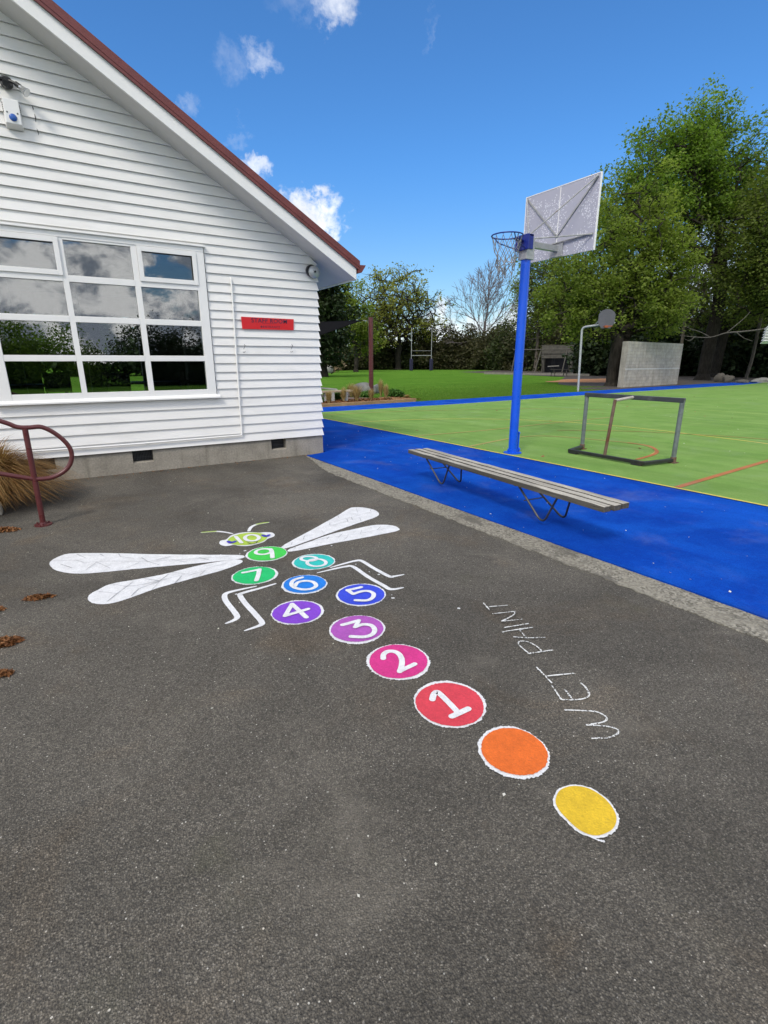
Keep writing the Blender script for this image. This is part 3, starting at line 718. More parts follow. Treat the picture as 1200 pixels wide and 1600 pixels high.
# head
hc = gp(*zE((505, 395))); hd = bpy.data.objects.new('head', None); link(hd, dfo); hd.location = (hc[0], hc[1], 0); hd['label'] = 'lime green head with number 10, eyes and two antennae'
LIME = paint('paint_lime', [x*.78 for x in srgb(186, 216, 78)], .35)
rel = lambda pts, zf=zE: [(gp(*zf(p))[0]-hc[0], gp(*zf(p))[1]-hc[1]) for p in pts]
b = MB(); b.sheet(smooth_path(rel([(170, 440), (190, 412), (250, 400), (310, 352), (400, 325), (520, 313), (640, 320), (700, 315), (780, 318), (818, 340), (808, 366), (740, 392), (690, 430), (600, 458), (500, 478), (400, 475), (340, 465), (250, 478), (190, 465)]), 5, True), ZP); b.build('head_outline', PW, hd)
b = MB(); b.sheet(smooth_path(rel(ell((500, 396), 232, 70, 0, 340, 18, -.1)), 4, True), ZP+.0025); b.build('face', LIME, hd)
EYEB = paint('paint_eye_blue', (.045, .035, .42), 0)
for pts in ([(275, 428), (312, 443), (358, 428)], [(678, 354), (716, 368), (754, 352)]):
    b = MB(); stroke(b, rel(pts), [.03, .045, .03], ZP+.005, .02); b.build('eye', EYEB, hd)
b = MB(); stroke(b, rel([(505, 443), (545, 458), (600, 448), (615, 430)]), .009, ZP+.0048, .05); b.build('smile', simple('black_paint', (.03, .03, .03), .7), hd)
b = MB()
for k, (zf, pts, wd) in enumerate(NUM['10']): stroke(b, rel(pts), wd, ZP+.0062+.0012*k, .02, True, 5, len(pts) > 2)
b.build('numeral', PW, hd)
zI = lambda p: p
for pts, wd in (([(363, 834.2), (352, 832), (337, 830.8), (316, 832.4)], [.022, .026, .034, .030]), ([(388.8, 830), (392.5, 824), (401, 819.8), (411, 817.8), (419, 816.8)], [.03, .034, .036, .04, .026])):
    b = MB(); stroke(b, rel(pts, zI), wd, ZP, .02); b.mi = 1; stroke(b, rel(pts[2:], zI), [w_*.62 for w_ in wd[2:]], ZP+.002, .02); b.build('antenna', [PW, LIME], hd)
# chalk writing
def mk_chalk():
    m, t, b, co = mat('chalk'); d_, c_ = t.vor(co, 150); s_ = t.sep(c_)[0]
    f = t.mix(t.math('GREATER_THAN', t.math('ADD', s_, t.math('MULTIPLY', t.math('SUBTRACT', t.noise(co, 9, 3), .5), 1.2)), .24), (.15, .145, .135), (.66, .66, .64)); out(t, b, f, .95, t.bump(asphalt_height(t, co), .6, .005), spec=.1); return m
CHALK = mk_chalk(); zW = zoomed(740, 930, 5); b = MB()
for k, pts in enumerate([[(710, 900), (850, 905), (960, 915), (1030, 950), (1035, 980), (990, 1000), (878, 1018)], [(878, 1018), (1000, 1025), (1090, 1040), (1135, 1065), (1110, 1095), (1050, 1118), (920, 1124)],
    [(685, 822), (820, 820), (890, 800), (900, 770), (870, 720), (835, 690)], [(610, 710), (685, 822)], [(710, 740), (770, 820)], [(490, 568), (615, 698)], [(565, 640), (785, 618)],
    [(420, 465), (620, 437)], [(440, 470), (390, 430), (350, 390), (362, 370), (410, 370), (470, 395), (518, 430), (530, 455)], [(230, 305), (242, 293), (460, 260)], [(310, 335), (420, 343), (560, 340)], [(360, 285), (405, 335)],
    [(238, 265), (432, 232)], [(145, 157), (330, 137)], [(320, 140), (308, 168), (218, 216)], [(215, 218), (380, 200)], [(75, 72), (125, 130)], [(105, 105), (265, 92)]]):
    stroke(b, [gp(*zW(p)) for p in pts], .0078, ZP+.0006*k, .32, False, 9, True)
tag(b.build('chalk_writing', CHALK), 'white chalk handwriting reading WET PAINT on the asphalt', 'chalk writing')
b = MB()
for px, py, rr in [(717, 951, .010), (614, 935, .011), (369, 929, .008), (383, 861, .012), (374.5, 866, .006), (345, 867, .005), (556, 882, .006), (577, 894, .006), (592, 898, .009), (518, 853, .008), (612, 930, .004)]:
    c = gp(px, py); b.sheet(disc_pts(c, rr, rr*.12, 14, int(px)), ZP)
tag(b.build('paint_spatter', PW), 'small white paint drips around the painted dragonfly', None, None, 'stuff')

# ------------------------------------------------------------------ school building
house = empty('school_building', 'white weatherboard school building with a red gable roof', 'building', (3.77, 7.915, 0))
HO = Vector((3.77, 7.915, 0))
def hbuild(mb, name, m, parent=None, **kw):
    p = parent or house; mb.v = [(x-HO.x, y-HO.y, z) for x, y, z in mb.v]; return mb.build(name, m, p, **kw)
EU, RID = 3.77, -2.2                       # right corner, ridge line
SL = .583; SB = 5.235                      # rake: z = SB - SL*u on the right side
def rake(u): return SB-SL*u if u >= RID else SB-SL*(2*RID-u)
WL = 2*RID-EU                              # left corner
zs = [.318, .451, .591, .73, .867, 1.004, 1.139, 1.263, 1.381, 1.508, 1.636, 1.76, 1.883, 2.006, 2.127, 2.246, 2.366, 2.487, 2.611, 2.735]
while zs[-1] < 6.6: zs.append(zs[-1]+.1225)
WU0, WU1, WZ0, WZ1 = -.62, 2.06, 1.05, 3.055   # window opening incl. facings
LIP, TOPT, SLOT = .029, .006, .0045
def board(mb, u0, u1, z0, z1, clipz0=None):
    """one bevel-back weatherboard with a real lip; clipped by the rake"""
    def ends(z):
        a = u0; bb = u1
        if rake(bb) < z: bb = (SB-z)/SL
        if rake(a) < z: a = 2*RID-(SB-z)/SL
        return a, bb
    if z0 >= rake(RID): return
    z1_ = min(z1-SLOT, rake(RID)-.001); a0, b0 = ends(z0); a1, b1 = ends(z1_)
    if b0-a0 < .01: return
    y = 7.915
    if u1 == EU and b0 == EU: b0 += LIP; b1 = b1+TOPT if b1 == EU else b1
    vs = [(a0, y-LIP, z0), (b0, y-LIP, z0), (b1, y-TOPT, z1_), (a1, y-TOPT, z1_), (a0, y+.02, z0), (b0, y+.02, z0), (b1, y+.02, z1_), (a1, y+.02, z1_)]
    mb.add(vs, [(0,1,2,3),(0,4,5,1),(4,7,6,5),(3,2,6,7),(0,3,7,4),(1,5,6,2)])
b = MB()
for z0, z1_ in zip(zs[:-1], zs[1:]):
    segs = [(WL, EU)]
    lo, hi = max(z0, WZ0), min(z1_, WZ1)
    if hi-lo > .005:
        board(b, WL, WU0, z0, z1_+.002); board(b, WU1, EU, z0, z1_+.002)
        if z0 < WZ0-.005: board(b, WU0, WU1, z0, WZ0)
        if z1_ > WZ1+.005: board(b, WU0, WU1, WZ1, z1_+.002)
    else: board(b, WL, EU, z0, z1_+.002)
# returning side wall, back and far walls
for z0, z1_ in zip(zs[:-1], zs[1:]):
    if z1_ < 3.0: b.prism([(EU+LIP, z0), (EU+TOPT, z1_-SLOT), (EU-.02, z1_-SLOT), (EU-.02, z0)], 1, 7.9365, 15.2)
hbuild(b, 'wall', WHITE)
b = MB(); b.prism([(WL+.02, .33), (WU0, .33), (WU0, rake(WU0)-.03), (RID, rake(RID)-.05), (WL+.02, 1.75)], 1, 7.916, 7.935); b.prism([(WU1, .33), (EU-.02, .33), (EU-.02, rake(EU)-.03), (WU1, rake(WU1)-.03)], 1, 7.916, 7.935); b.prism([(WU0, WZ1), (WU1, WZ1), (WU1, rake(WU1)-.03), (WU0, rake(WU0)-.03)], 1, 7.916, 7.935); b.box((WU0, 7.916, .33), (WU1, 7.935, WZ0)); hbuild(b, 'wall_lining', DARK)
YB = 15.2
for q_ in (((EU-.09, 7.94, .3), (EU-.01, YB, 3.02)), ((WL+.01, 7.94, .3), (WL+.09, YB, 3.02))): b = MB(); b.box(*q_); hbuild(b, 'side_wall', WHITE)
# back wall with three window openings looking out on the lawn
ops = [(-2.35, -.75), (-.2, .6), (1.15, 2.05)]
b = MB(); us = [WL+.1]+[x for o in ops for x in o]+[EU-.1]
for i in range(0, len(us), 2): b.box((us[i], YB-.15, .3), (us[i+1], YB, 5.0))
for o_ in ops:
    b.box((o_[0], YB-.15, .3), (o_[1], YB, .80)); b.box((o_[0], YB-.15, 2.65), (o_[1], YB, 5.0))
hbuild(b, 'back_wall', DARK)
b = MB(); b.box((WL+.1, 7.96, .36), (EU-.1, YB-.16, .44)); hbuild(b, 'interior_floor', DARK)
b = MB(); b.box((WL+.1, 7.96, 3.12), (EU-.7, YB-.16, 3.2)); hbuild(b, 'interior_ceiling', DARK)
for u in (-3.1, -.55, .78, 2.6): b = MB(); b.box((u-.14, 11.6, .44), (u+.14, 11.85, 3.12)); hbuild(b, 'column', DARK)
# foundation with vent recesses
vents = [(-.36, -.135), (.797, 1.07), (2.858, 3.113)]
b = MB(); ed = [WL]+[x for v in vents for x in v]+[EU+.015]; yf = 7.915
prof = lambda: [(yf, -.05), (yf, .285), (yf+.03, .316), (yf+.3, .316), (yf+.3, -.05)]
for i in range(0, len(ed), 2): b.prism(prof(), 0, ed[i], ed[i+1])
for u0, u1 in vents: b.prism([(yf, -.05), (yf, .135), (yf+.03, .15), (yf+.3, .15), (yf+.3, -.05)], 0, u0, u1)
b.box((EU-.25, yf+.301, -.05), (EU+.015, YB, .315))
fo = hbuild(b, 'foundation', CONC)
for u0, u1 in vents:
    b = MB(); b.box((u0, yf+.13, .15), (u1, yf+.14, .316)); b.mi = 1
    for k in range(13): x = u0+(u1-u0)*(k+.5)/13; b.box((x-.004, yf+.105, .152), (x+.004, yf+.125, .316))
    for z in (.2, .262): b.box((u0+.002, yf+.098, z-.004), (u1-.002, yf+.104, z+.004))
    hbuild(b, 'vent_grille', [BLACK, simple('vent_bar', (.05, .05, .05), .6)], fo)
# roof slabs, barge boards, soffit, gutter
OV = 7.455; EO = 4.245                     # gable overhang plane, eave end
def rz(u, off): return SB+off-SL*u
def slope_slab(mb, u0, u1, o0, o1, y0, y1):
    for sgn in (1, -1):
        f = (lambda u: u) if sgn > 0 else (lambda u: 2*RID-u)
        P = [(f(u0), rz(u0, o0)), (f(u1), rz(u1, o0)), (f(u1), rz(u1, o1)), (f(u0), rz(u0, o1))]
        mb.prism(P, 1, y0, y1)
b = MB(); slope_slab(b, RID, EO-.012, 0., .03, OV+.03, YB+.4); hbuild(b, 'soffit', SOFFIT)
b = MB(); slope_slab(b, RID, EO, -.012, .185, OV, OV+.028); hbuild(b, 'bargeboard', TRIM)
b = MB(); b.prism([(EO-.002, rz(EO, -.01)), (EO+.02, rz(EO, -.012)), (EO+.02, rz(EO, .17)), (EO-.002, rz(EO, .17))], 1, OV+.03, YB+.4); hbuild(b, 'fascia', TRIM)
b = MB(); slope_slab(b, RID, EO+.05, .19, .285, OV-.035, YB+.5)
slope_slab(b, RID, EO+.045, .150, .188, OV-.030, OV-.004)
rf = hbuild(b, 'roof', REDROOF)
b = MB(); x0 = EO+.024; zt = rz(EO, .20)
b.prism([(x0, zt-.11), (x0+.06, zt-.105), (x0+.115, zt-.03), (x0+.135, zt+.005), (x0+.128, zt+.006), (x0+.105, zt-.02), (x0+.055, zt-.095), (x0+.007, zt-.10), (x0+.007, zt), (x0, zt)], 1, OV-.02, YB+.4)
b.prism([(x0, zt-.11), (x0+.06, zt-.105), (x0+.115, zt-.03), (x0+.135, zt+.005), (x0, zt)], 1, OV-.026, OV-.0205)
hbuild(b, 'gutter', REDROOF)
# window
Yw = 7.915
def winframe():
    b = MB(); f0, f1 = Yw-.048, Yw+.05
    us = [(-.585, -.455), (.305, .368), (1.12, 1.19), (1.925, 2.045)]
    for k, (u0, u1) in enumerate(us): b.box((u0, f0+(.006 if k in (1, 2) else 0), 1.06), (u1, f1, 3.0))
    b.box((-.585, f0-.004, 2.985), (2.045, f1, 3.045)); b.box((-.64, f0-.03, 3.046), (2.075, f1, 3.066))
    cols = [(-.455, .305), (.368, 1.12), (1.19, 1.925)]
    for u0, u1 in cols:
        for z0, z1_ in ((1.06, 1.137), (1.535, 1.61), (2.012, 2.086), (2.485, 2.562), (2.958, 2.985)): b.box((u0, f0+.003, z0), (u1, f1-.01, z1_))
    return b, cols
b, cols = winframe(); wn = hbuild(b, 'window', TRIM, bevel=.003)
b = MB(); b.prism([(Yw-.085, 1.012), (Yw-.085, 1.03), (Yw-.052, 1.062), (Yw-.02, 1.062), (Yw-.02, 1.012)], 0, -.66, 2.09); hbuild(b, 'sill', TRIM, wn)
for u0, u1 in (cols[0], cols[2]):              # opening top sashes
    b = MB(); y0, y1 = Yw-.062, Yw-.0455; a, c, z0, z1_ = u0+.0, u1+.012, 2.552, 2.978
    for q in (((a, y0, z0), (a+.055, y1, z1_)), ((c-.055, y0, z0), (c, y1, z1_)), ((a+.055, y0, z0), (c-.055, y1, z0+.058)), ((a+.055, y0, z1_-.06), (c-.055, y1, z1_))): b.box(*q)
    hbuild(b, 'sash', TRIM, wn, bevel=.003)
def mk_glass():
    m, t, b, co = mat('window_glass')
    fr = t.n('ShaderNodeFresnel'); fr.inputs[0].default_value = 1.5
    gl = t.n('ShaderNodeBsdfGlossy'); gl.inputs['Roughness'].default_value = 0.; gl.inputs[0].default_value = (.95, .97, 1, 1)
    t.L(t.bump(t.noise(co, 1.6, 2), .02, .02), gl.inputs['Normal'])
    tr = t.n('ShaderNodeBsdfTransparent'); tr.inputs[0].default_value = (.80, .83, .83, 1)
    mx = t.n('ShaderNodeMixShader'); t.L(t.math('ADD', t.math('MULTIPLY', fr.outputs[0], 1.9), .05, True), mx.inputs[0])
    t.L(tr.outputs[0], mx.inputs[1]); t.L(gl.outputs[0], mx.inputs[2]); t.L(mx.outputs[0], m.node_tree.nodes['Material Output'].inputs[0]); return m
GLASS = mk_glass()
for u0, u1 in cols:
    for z0, z1_ in ((1.137, 1.535), (1.61, 2.012), (2.086, 2.485), (2.562, 2.958)):
        b = MB(); b.box((u0+.001, Yw-.012, z0+.001), (u1-.001, Yw-.007, z1_-.001)); hbuild(b, 'pane', GLASS, wn)
# furniture inside, seen through the glass
def chair(x, y, rz_, label):
    r = empty('chair', label, 'chair', (x, y, .44), rz_, 'chairs inside the staff room')
    b = MB(); b.box((-.21, -.21, .43), (.21, .21, .47)); b.build('seat', DARK2, r)
    b = MB(); b.box((-.2, .19, .62), (.2, .22, .92)); b.build('backrest', DARK2, r)
    for sx in (-.19, .19):
        for sy in (-.19, .19):
            b = MB(); b.tube([(sx, sy, 0), (sx*.95, sy*.95, .43)] if sy < 0 else [(sx, sy, 0), (sx*.95, sy, .45), (sx*.95, sy+.02, .9)], .012, 6); b.build('leg', DARK2, r)
chair(.15, 9.9, .4, 'dark chair inside behind the bottom left window pane'); chair(1.05, 10.1, 2.6, 'dark chair inside behind the bottom middle window pane'); chair(2.2, 10.0, 1.2, 'dark chair inside behind the bottom right window pane')
for x, y, l in ((1.75, 10.9, 'dark meeting table inside behind the right window panes'), (-.5, 10.6, 'dark meeting table inside behind the left window panes')):
    r = empty('table', l, 'table', (x, y, .44), 0, 'tables inside the staff room')
    b = MB(); b.box((-.75, -.4, .70), (.75, .4, .735)); b.build('tabletop', DARK2, r)
    for sx in (-.68, .68):
        for sy in (-.33, .33): b = MB(); b.tube([(sx, sy, 0), (sx, sy, .70)], .022, 8); b.build('leg', DARK2, r)

# things fixed to the wall
YW = 7.915-.030
SIGNR = simple('red_sign', (.62, .012, .018), .35, .03, 3, .02); NAVY = simple('navy_lettering', (.025, .015, .05), .5)
sg = empty('wall_sign', 'red sign reading STAFF ROOM ENTRANCE on the white weatherboards', 'sign', (2.925, YW-.004, 2.085))
b = MB(); b.prism([(-.416, .083), (.418, .080), (.408, -.082), (-.411, -.088)], 1, -.004, .002); b.build('panel', SIGNR, sg)
def lettering(txt, size, loc, m, parent, name='lettering', bold=.0, space=1.):
    cu = bpy.data.curves.new(name, 'FONT'); cu.body = txt; cu.size = size; cu.align_x = 'CENTER'; cu.align_y = 'CENTER'; cu.extrude = .0008; cu.offset = bold; cu.space_character = space
    tmp = bpy.data.objects.new('tmp', cu); col.objects.link(tmp)
    dg = bpy.context.evaluated_depsgraph_get(); me = bpy.data.meshes.new_from_object(tmp.evaluated_get(dg)); me.name = name
    bpy.data.objects.remove(tmp)
    o = bpy.data.objects.new(name, me); me.materials.clear(); me.materials.append(m); link(o, parent); o.location = loc; o.rotation_euler = (R(90), 0, 0); return o
lettering('STAFF ROOM', .088, (.02, -.0055, .037), NAVY, sg, bold=.0008, space=1.12)
lettering('ENTRANCE', .043, (.045, -.0055, -.047), NAVY, sg, bold=.0, space=1.35)
b = MB(); b.tube([(-.115, -.0055, -.047), (-.115, -.0045, -.047)], .013, 14); b.bar((-.10, -.005, .0), (.10, -.005, .002), .001, .003); b.build('arrow_mark', NAVY, sg)
# conduit
PIPEM = TRIM
cd = empty('conduit_pipe', 'thin white conduit running down the wall and along its foot', 'pipe', (2.39, YW-.014, .42))
L0 = lambda p: (p[0]-2.39, p[1]-(YW-.014), p[2]-.42)
b = MB(); b.tube([L0(p) for p in fillet([(2.402, YW+.03, 2.69), (2.402, YW-.014, 2.68), (2.402, YW-.014, 2.5), (2.385, YW-.014, 1.4), (2.375, YW-.014, .425), (.9, YW-.016, .415), (-1.2, YW-.016, .43)], .03, 4)], .0125, 10); b.build('pipe', PIPEM, cd, smooth=50)
for p in ((2.4, 2.3), (2.39, 1.73), (2.382, 1.15), (1.9, .42), (1.0, .416), (.2, .418)):
    b = MB()
    v = p[1] > .5; q = (p[0], YW-.014, p[1]); dx = (0, 0, .012) if v else (.012, 0, 0)
    b.tube([L0((q[0]-dx[0], q[1], q[2]-dx[2])), L0((q[0]+dx[0], q[1], q[2]+dx[2]))], .0165, 10); b.build('clip', PIPEM, cd, smooth=50)
# bell
bl_ = empty('alarm_bell', 'round grey alarm bell under the eave', 'bell', (3.70, YW, 2.865))
b = MB(); b.tube([(-.03, 0, .02), (-.03, -.05, .02)], .085, 24); b.build('backing', BLACK, bl_, smooth=40)
b = MB(); pr_ = [(-.052, .092), (-.068, .092), (-.082, .084), (-.093, .06), (-.097, .025), (-.098, .001)]
b.tube([(0, y, 0) for y, _ in pr_], [r_ for _, r_ in pr_], 28); b.build('gong', simple('bell_metal', (.45, .46, .46), .35, .06, 8, .05, metal=.4), bl_, smooth=60)
b = MB(); b.tube([(0, -.097, 0), (0, -.106, 0)], .016, 12); b.build('bolt', BLACK, bl_)
# siren box
ax = onV(20, 181, YW); sb = empty('siren_box', 'white siren box with a round blue lens high on the wall', 'alarm box', (ax[0], YW, ax[2]))
b = MB(); hw, hh, dp = .083, .135, .085
b.add([(-hw, 0, -hh), (hw, 0, -hh), (hw, 0, hh), (-hw, 0, hh), (-hw*.88, -dp, -hh*.76), (hw*.88, -dp, -hh*.76), (hw*.88, -dp, hh*.98), (-hw*.88, -dp, hh*.98)],
      [(4,5,6,7),(0,1,5,4),(1,2,6,5),(2,3,7,6),(3,0,4,7)]); b.build('housing', TRIM, sb, bevel=.006)
for s_ in (-1, 1):
    b = MB()
    for k in range(5): z = .095-.02*k; b.box((s_*.0775-.006, -.052, z-.004), (s_*.0775+.006, -.030, z+.004))
    b.build('vent_slots', BLACK, sb)
b = MB(); b.tube([(0, -dp+.001, -.045), (0, -dp-.010, -.045), (0, -dp-.018, -.045), (0, -dp-.021, -.045)], [.037, .035, .024, .002], 24); b.build('lens', simple('blue_lens', (.03, .11, .42), .12, .25, 30, .1), sb, smooth=60)
for s_ in (-1, 1): b = MB(); b.tube([(s_*.048, -dp-.003, .0), (s_*.048, -dp+.001, .0)], .008, 10); b.build('screw', BLACK, sb)
# flood light on sensor
fx = onV(10, 130, YW); fl = empty('security_light', 'black twin security light with a silver lamp head above the siren box', 'light', (fx[0], YW, fx[2]))
b = MB(); b.tube([(0, 0, 0), (0, -.03, 0), (0, -.06, -.005)], [.062, .062, .045], 20); b.tube([(-.01, -.04, -.02), (-.01, -.09, -.035)], [.042, .03], 14); b.build('base', BLACK, fl, smooth=40)
b = MB(); b.tube(fillet([(.03, -.05, .01), (.075, -.075, -.01), (.10, -.085, -.03)], .02, 4), .017, 10); b.tube([(.085, -.08, -.015), (.125, -.10, -.045)], .026, 14); b.build('arm', BLACK, fl, smooth=40)
hd_ = MB(); p0 = Vector((.118, -.098, -.042)); ax_ = Vector((.62, -.35, -.6)).normalized()
hd_.tube([p0+ax_*k for k in (0, .02, .05, .085, .088, .05)], [.024, .028, .035, .047, .044, .028], 24, caps=False); lh = hd_.build('lamp_head', simple('silver_reflector', (.62, .63, .64), .18, .05, 8, .05, metal=.8), fl, smooth=60)
b = MB(); b.tube([p0+ax_*.07, p0+ax_*.074], .036, 20); b.build('lamp_glass', simple('lamp_glass', (.55, .56, .56), .1, .1, 10), lh)
b = MB(); b.tube(fillet([(-.03, -.05, .01), (-.08, -.08, .0), (-.12, -.09, -.02)], .02, 4), .017, 10); b.build('arm', BLACK, fl, smooth=40)
# two wall hooks
for i, (px, py) in enumerate(((381, 545), (455, 545))):
    h = onV(px, py, YW); r = empty('wall_hook', ('dark wire hook below the left end of the red sign', 'dark wire hook below the right end of the red sign')[i], 'hook', (h[0], YW, h[2]), 0, 'wire hooks under the red sign')
    b = MB(); b.tube([(.012, .02, .06), (.014, -.01, .06), (.016, -.028, .045), (.0, -.03, .02), (-.012, -.03, -.005)], .0035, 6); b.tube([(-.012, .01, -.045), (-.008, -.03, -.05), (.012, -.035, -.04)], .0035, 6); b.build('wire', BLACK, r)
# dark paint cracks beside the siren
for a, c, l_ in (((50, 165), (52, 172), 'top'), ((54, 178), (56, 191), 'middle'), ((57.5, 201), (60.5, 211), 'lowest')):
    b = MB(); p = onV(*a, YW-.002); q = onV(*c, YW-.002); b.tube([p, (p+q)/2+np.array([.004, 0, 0]), q], [.002, .006, .002], 5)
    tag(b.build('cable_remnant', BLACK), l_+' of the three dark cable remnants on the wall right of the siren box', 'cable', 'dark cable remnants right of the siren box')

# ------------------------------------------------------------------ handrail, tussock, litter
HR = 5.72
hr = empty('handrail', 'maroon steel handrail with a looped end beside the building', 'handrail', (-.289, HR, 0))
q = lambda px, py: (onV(px, py, HR)[0]+.289, 0, onV(px, py, HR)[2])
b = MB(); b.tube([(0, 0, 0), (.008, 0, .935)], .024, 16); b.build('post', MAROON, hr, smooth=50)
loop = smooth_path([(-1.6, 0, 1.55), (-.6, 0, 1.18), q(0, 658), q(26, 667), q(45, 668), q(66, 667.5), q(90, 680), q(108, 698), q(112, 716), q(104, 733), q(84, 745), q(60, 748.5), q(40, 746.5), q(0, 740), (-.6, 0, .66), (-1.6, 0, 1.02)], 6)
b = MB(); b.tube(loop, .021, 14); b.build('rail', MAROON, hr, smooth=60)
b = MB(); b.tube([(0, 0, 0), (0, 0, .012)], .075, 20); b.tube([(0, 0, .012), (0, 0, .03)], [.032, .027], 16)
for a in (.5, 2.6, 4.7): b.tube([(.055*math.cos(a), .055*math.sin(a), .012), (.055*math.cos(a), .055*math.sin(a), .026)], .009, 6)
b.build('base_plate', MAROON, hr, smooth=40)
def grass_clump(name, label, cat, base, k, length, spread, m, seed, width=.004, group=None, wind=(0, 0), bias=0., seg=6, up=1., droop=1.):
    g = np.random.default_rng(seed); root_r = spread*.16
    r0 = root_r*np.sqrt(g.uniform(size=k)); a0 = g.uniform(0, 2*np.pi, k); B = np.stack([r0*np.cos(a0), r0*np.sin(a0), 0*a0], 1)
    a = a0+g.normal(size=k)*.7; rad = spread*g.uniform(.15, 1., k)**.7; L = length*g.uniform(.5, 1.1, k)
    dirv = np.stack([np.cos(a), np.sin(a)], 1); side = np.stack([-np.sin(a), np.cos(a), 0*a], 1)
    cx = g.normal(size=(k, 2))*spread*.12
    pts = []
    for i in range(seg+1):
        s = i/seg
        xy = B[:, :2]+dirv*(rad*s**1.25)[:, None]+cx*s*s+np.array(wind)*s*s
        z = up*L*(1.35*s-(.5+.75*droop*(rad/spread))*s*s*.95)
        pts.append(np.concatenate([xy, np.maximum(z, .005+.01*g.uniform(size=k))[:, None]], 1))
    P = np.stack(pts, 1); wd = width*np.array([1., .95, .85, .7, .5, .3, .08])[:seg+1] if seg == 6 else width*np.linspace(1, .1, seg+1)
    V = np.stack([P-side[:, None, :]*wd[None, :, None], P+side[:, None, :]*wd[None, :, None]], 2).reshape(k, -1, 3)
    f = np.array([[2*i, 2*i+1, 2*i+3, 2*i+2] for i in range(seg)]); Fq = (f[None]+(np.arange(k)*2*(seg+1))[:, None, None]).reshape(-1, 4)
    o = np_mesh(name, V.reshape(-1, 3), Fq, m, None, np.repeat(g.uniform(size=k), 2*(seg+1))); o.location = base
    return tag(o, label, cat, group)
TUS = leafmat('dry_tussock', (.10, .048, .015), (.24, .12, .035), (.44, .29, .12), .25)
BLOND = leafmat('blond_grass', (.25, .16, .055), (.40, .28, .11), (.50, .40, .2), .25)
PLG = leafmat('garden_leaf', (.03, .09, .012), (.055, .135, .02), (.09, .18, .03), .3)
tb = gp(-14, 790)
grass_clump('tussock', 'large drooping golden brown tussock behind the handrail post', 'tussock', (tb[0], tb[1]+.10, 0), 6500, 1.0, .80, TUS, 21, .0055, wind=(.02, -.04))
DEADL = leafmat('dead_leaf', (.09, .035, .012), (.19, .075, .025), (.34, .17, .07), .1)
def litter(px, py, rx, ry, k, rot, seed, label):
    rx *= .85; ry *= .85; k = int(k*.8)
    c = gp(px, py); g = np.random.default_rng(seed); u = g.normal(size=(k, 2))*.55; u = u[(u**2).sum(1) < 1.2]; k = len(u)
    x = u[:, 0]*rx*math.cos(rot)-u[:, 1]*ry*math.sin(rot); y = u[:, 0]*rx*math.sin(rot)+u[:, 1]*ry*math.cos(rot)
    P = np.stack([x, y, .004+.018*g.uniform(size=k)*(1-(u**2).sum(1)/1.3)], 1); V, Fq = leaves_np(P, .014, g, .6, 2.6)
    V[:, 2] = np.maximum(V[:, 2], .002); o = np_mesh('litter_clump', V, Fq, DEADL, None, np.repeat(g.uniform(size=k), 4)); o.location = (c[0], c[1], 0)
    tag(o, label, 'litter', 'clumps of dry brown litter on the asphalt')
litter(61, 935, .10, .035, 500, AZ*-1+.25, 1, 'small isolated clump of dry brown litter left of the painted wings')
litter(0, 1006, .12, .07, 800, -.3, 2, 'larger clump of dry brown litter at the left edge, upper of the close pair')
litter(-2, 1056, .07, .035, 420, -.3, 3, 'small clump of dry brown litter at the left edge, lowest one')
litter(6, 829, .16, .09, 700, -.5, 4, 'clump of dry brown litter in front of the tussock')
litter(-2, 954, .04, .02, 160, 0, 5, 'tiny clump of dry brown litter at the left edge beside the isolated clump')
b = MB(); c = gp(-14, 806); b.box((c[0]-.5, c[1]-.05, 0), (c[0]+.10, c[1]+.10, .12)); tag(b.build('planter_edge', CONC, bevel=.012), 'grey concrete planter edge under the tussock', 'edging')
# petals and bits blown over the ground
def bits(name, label, k, reg, size, m, seed, z):
    g = np.random.default_rng(seed); P = reg(g, k); P[:, 2] = z+.002; V, Fq = leaves_np(P, size, g, 3., 1.5); V[:, 2] = np.maximum(V[:, 2], z+.0005)
    o = np_mesh(name, V, Fq, m, None, np.repeat(g.uniform(size=len(P)), 4)); tag(o, label, None, None, 'stuff')
PET = leafmat('petal', (.5, .48, .42), (.6, .58, .5), (.7, .68, .62), .2)
U2 = lambda a, b_, c, d_: (lambda g, k: np.stack([g.uniform(a, b_, k), g.uniform(c, d_, k), np.zeros(k)], 1))
bits('petals', 'tiny pale petals scattered over the asphalt', 70, U2(-3, 3.1, .5, 7.8), .010, PET, 31, 0)
bits('petals', 'tiny pale petals scattered over the blue turf', 90, U2(3.5, 6.2, .5, 14), .013, PET, 32, .017)
bits('petals', 'tiny pale petals scattered over the green court', 180, U2(6.3, 25, -2, 14.5), .016, PET, 33, .023)
bits('fallen_leaves', 'small dark leaves fallen on the green court', 60, U2(6.5, 25, -2, 14.5), .05, DEADL, 34, .023)
bits('fallen_leaves', 'small dark leaves along the building foot', 160, lambda g, k: np.stack([g.uniform(-1, 3.8, k), 7.9-g.exponential(.05, k), np.zeros(k)], 1), .02, DEADL, 35, .0)

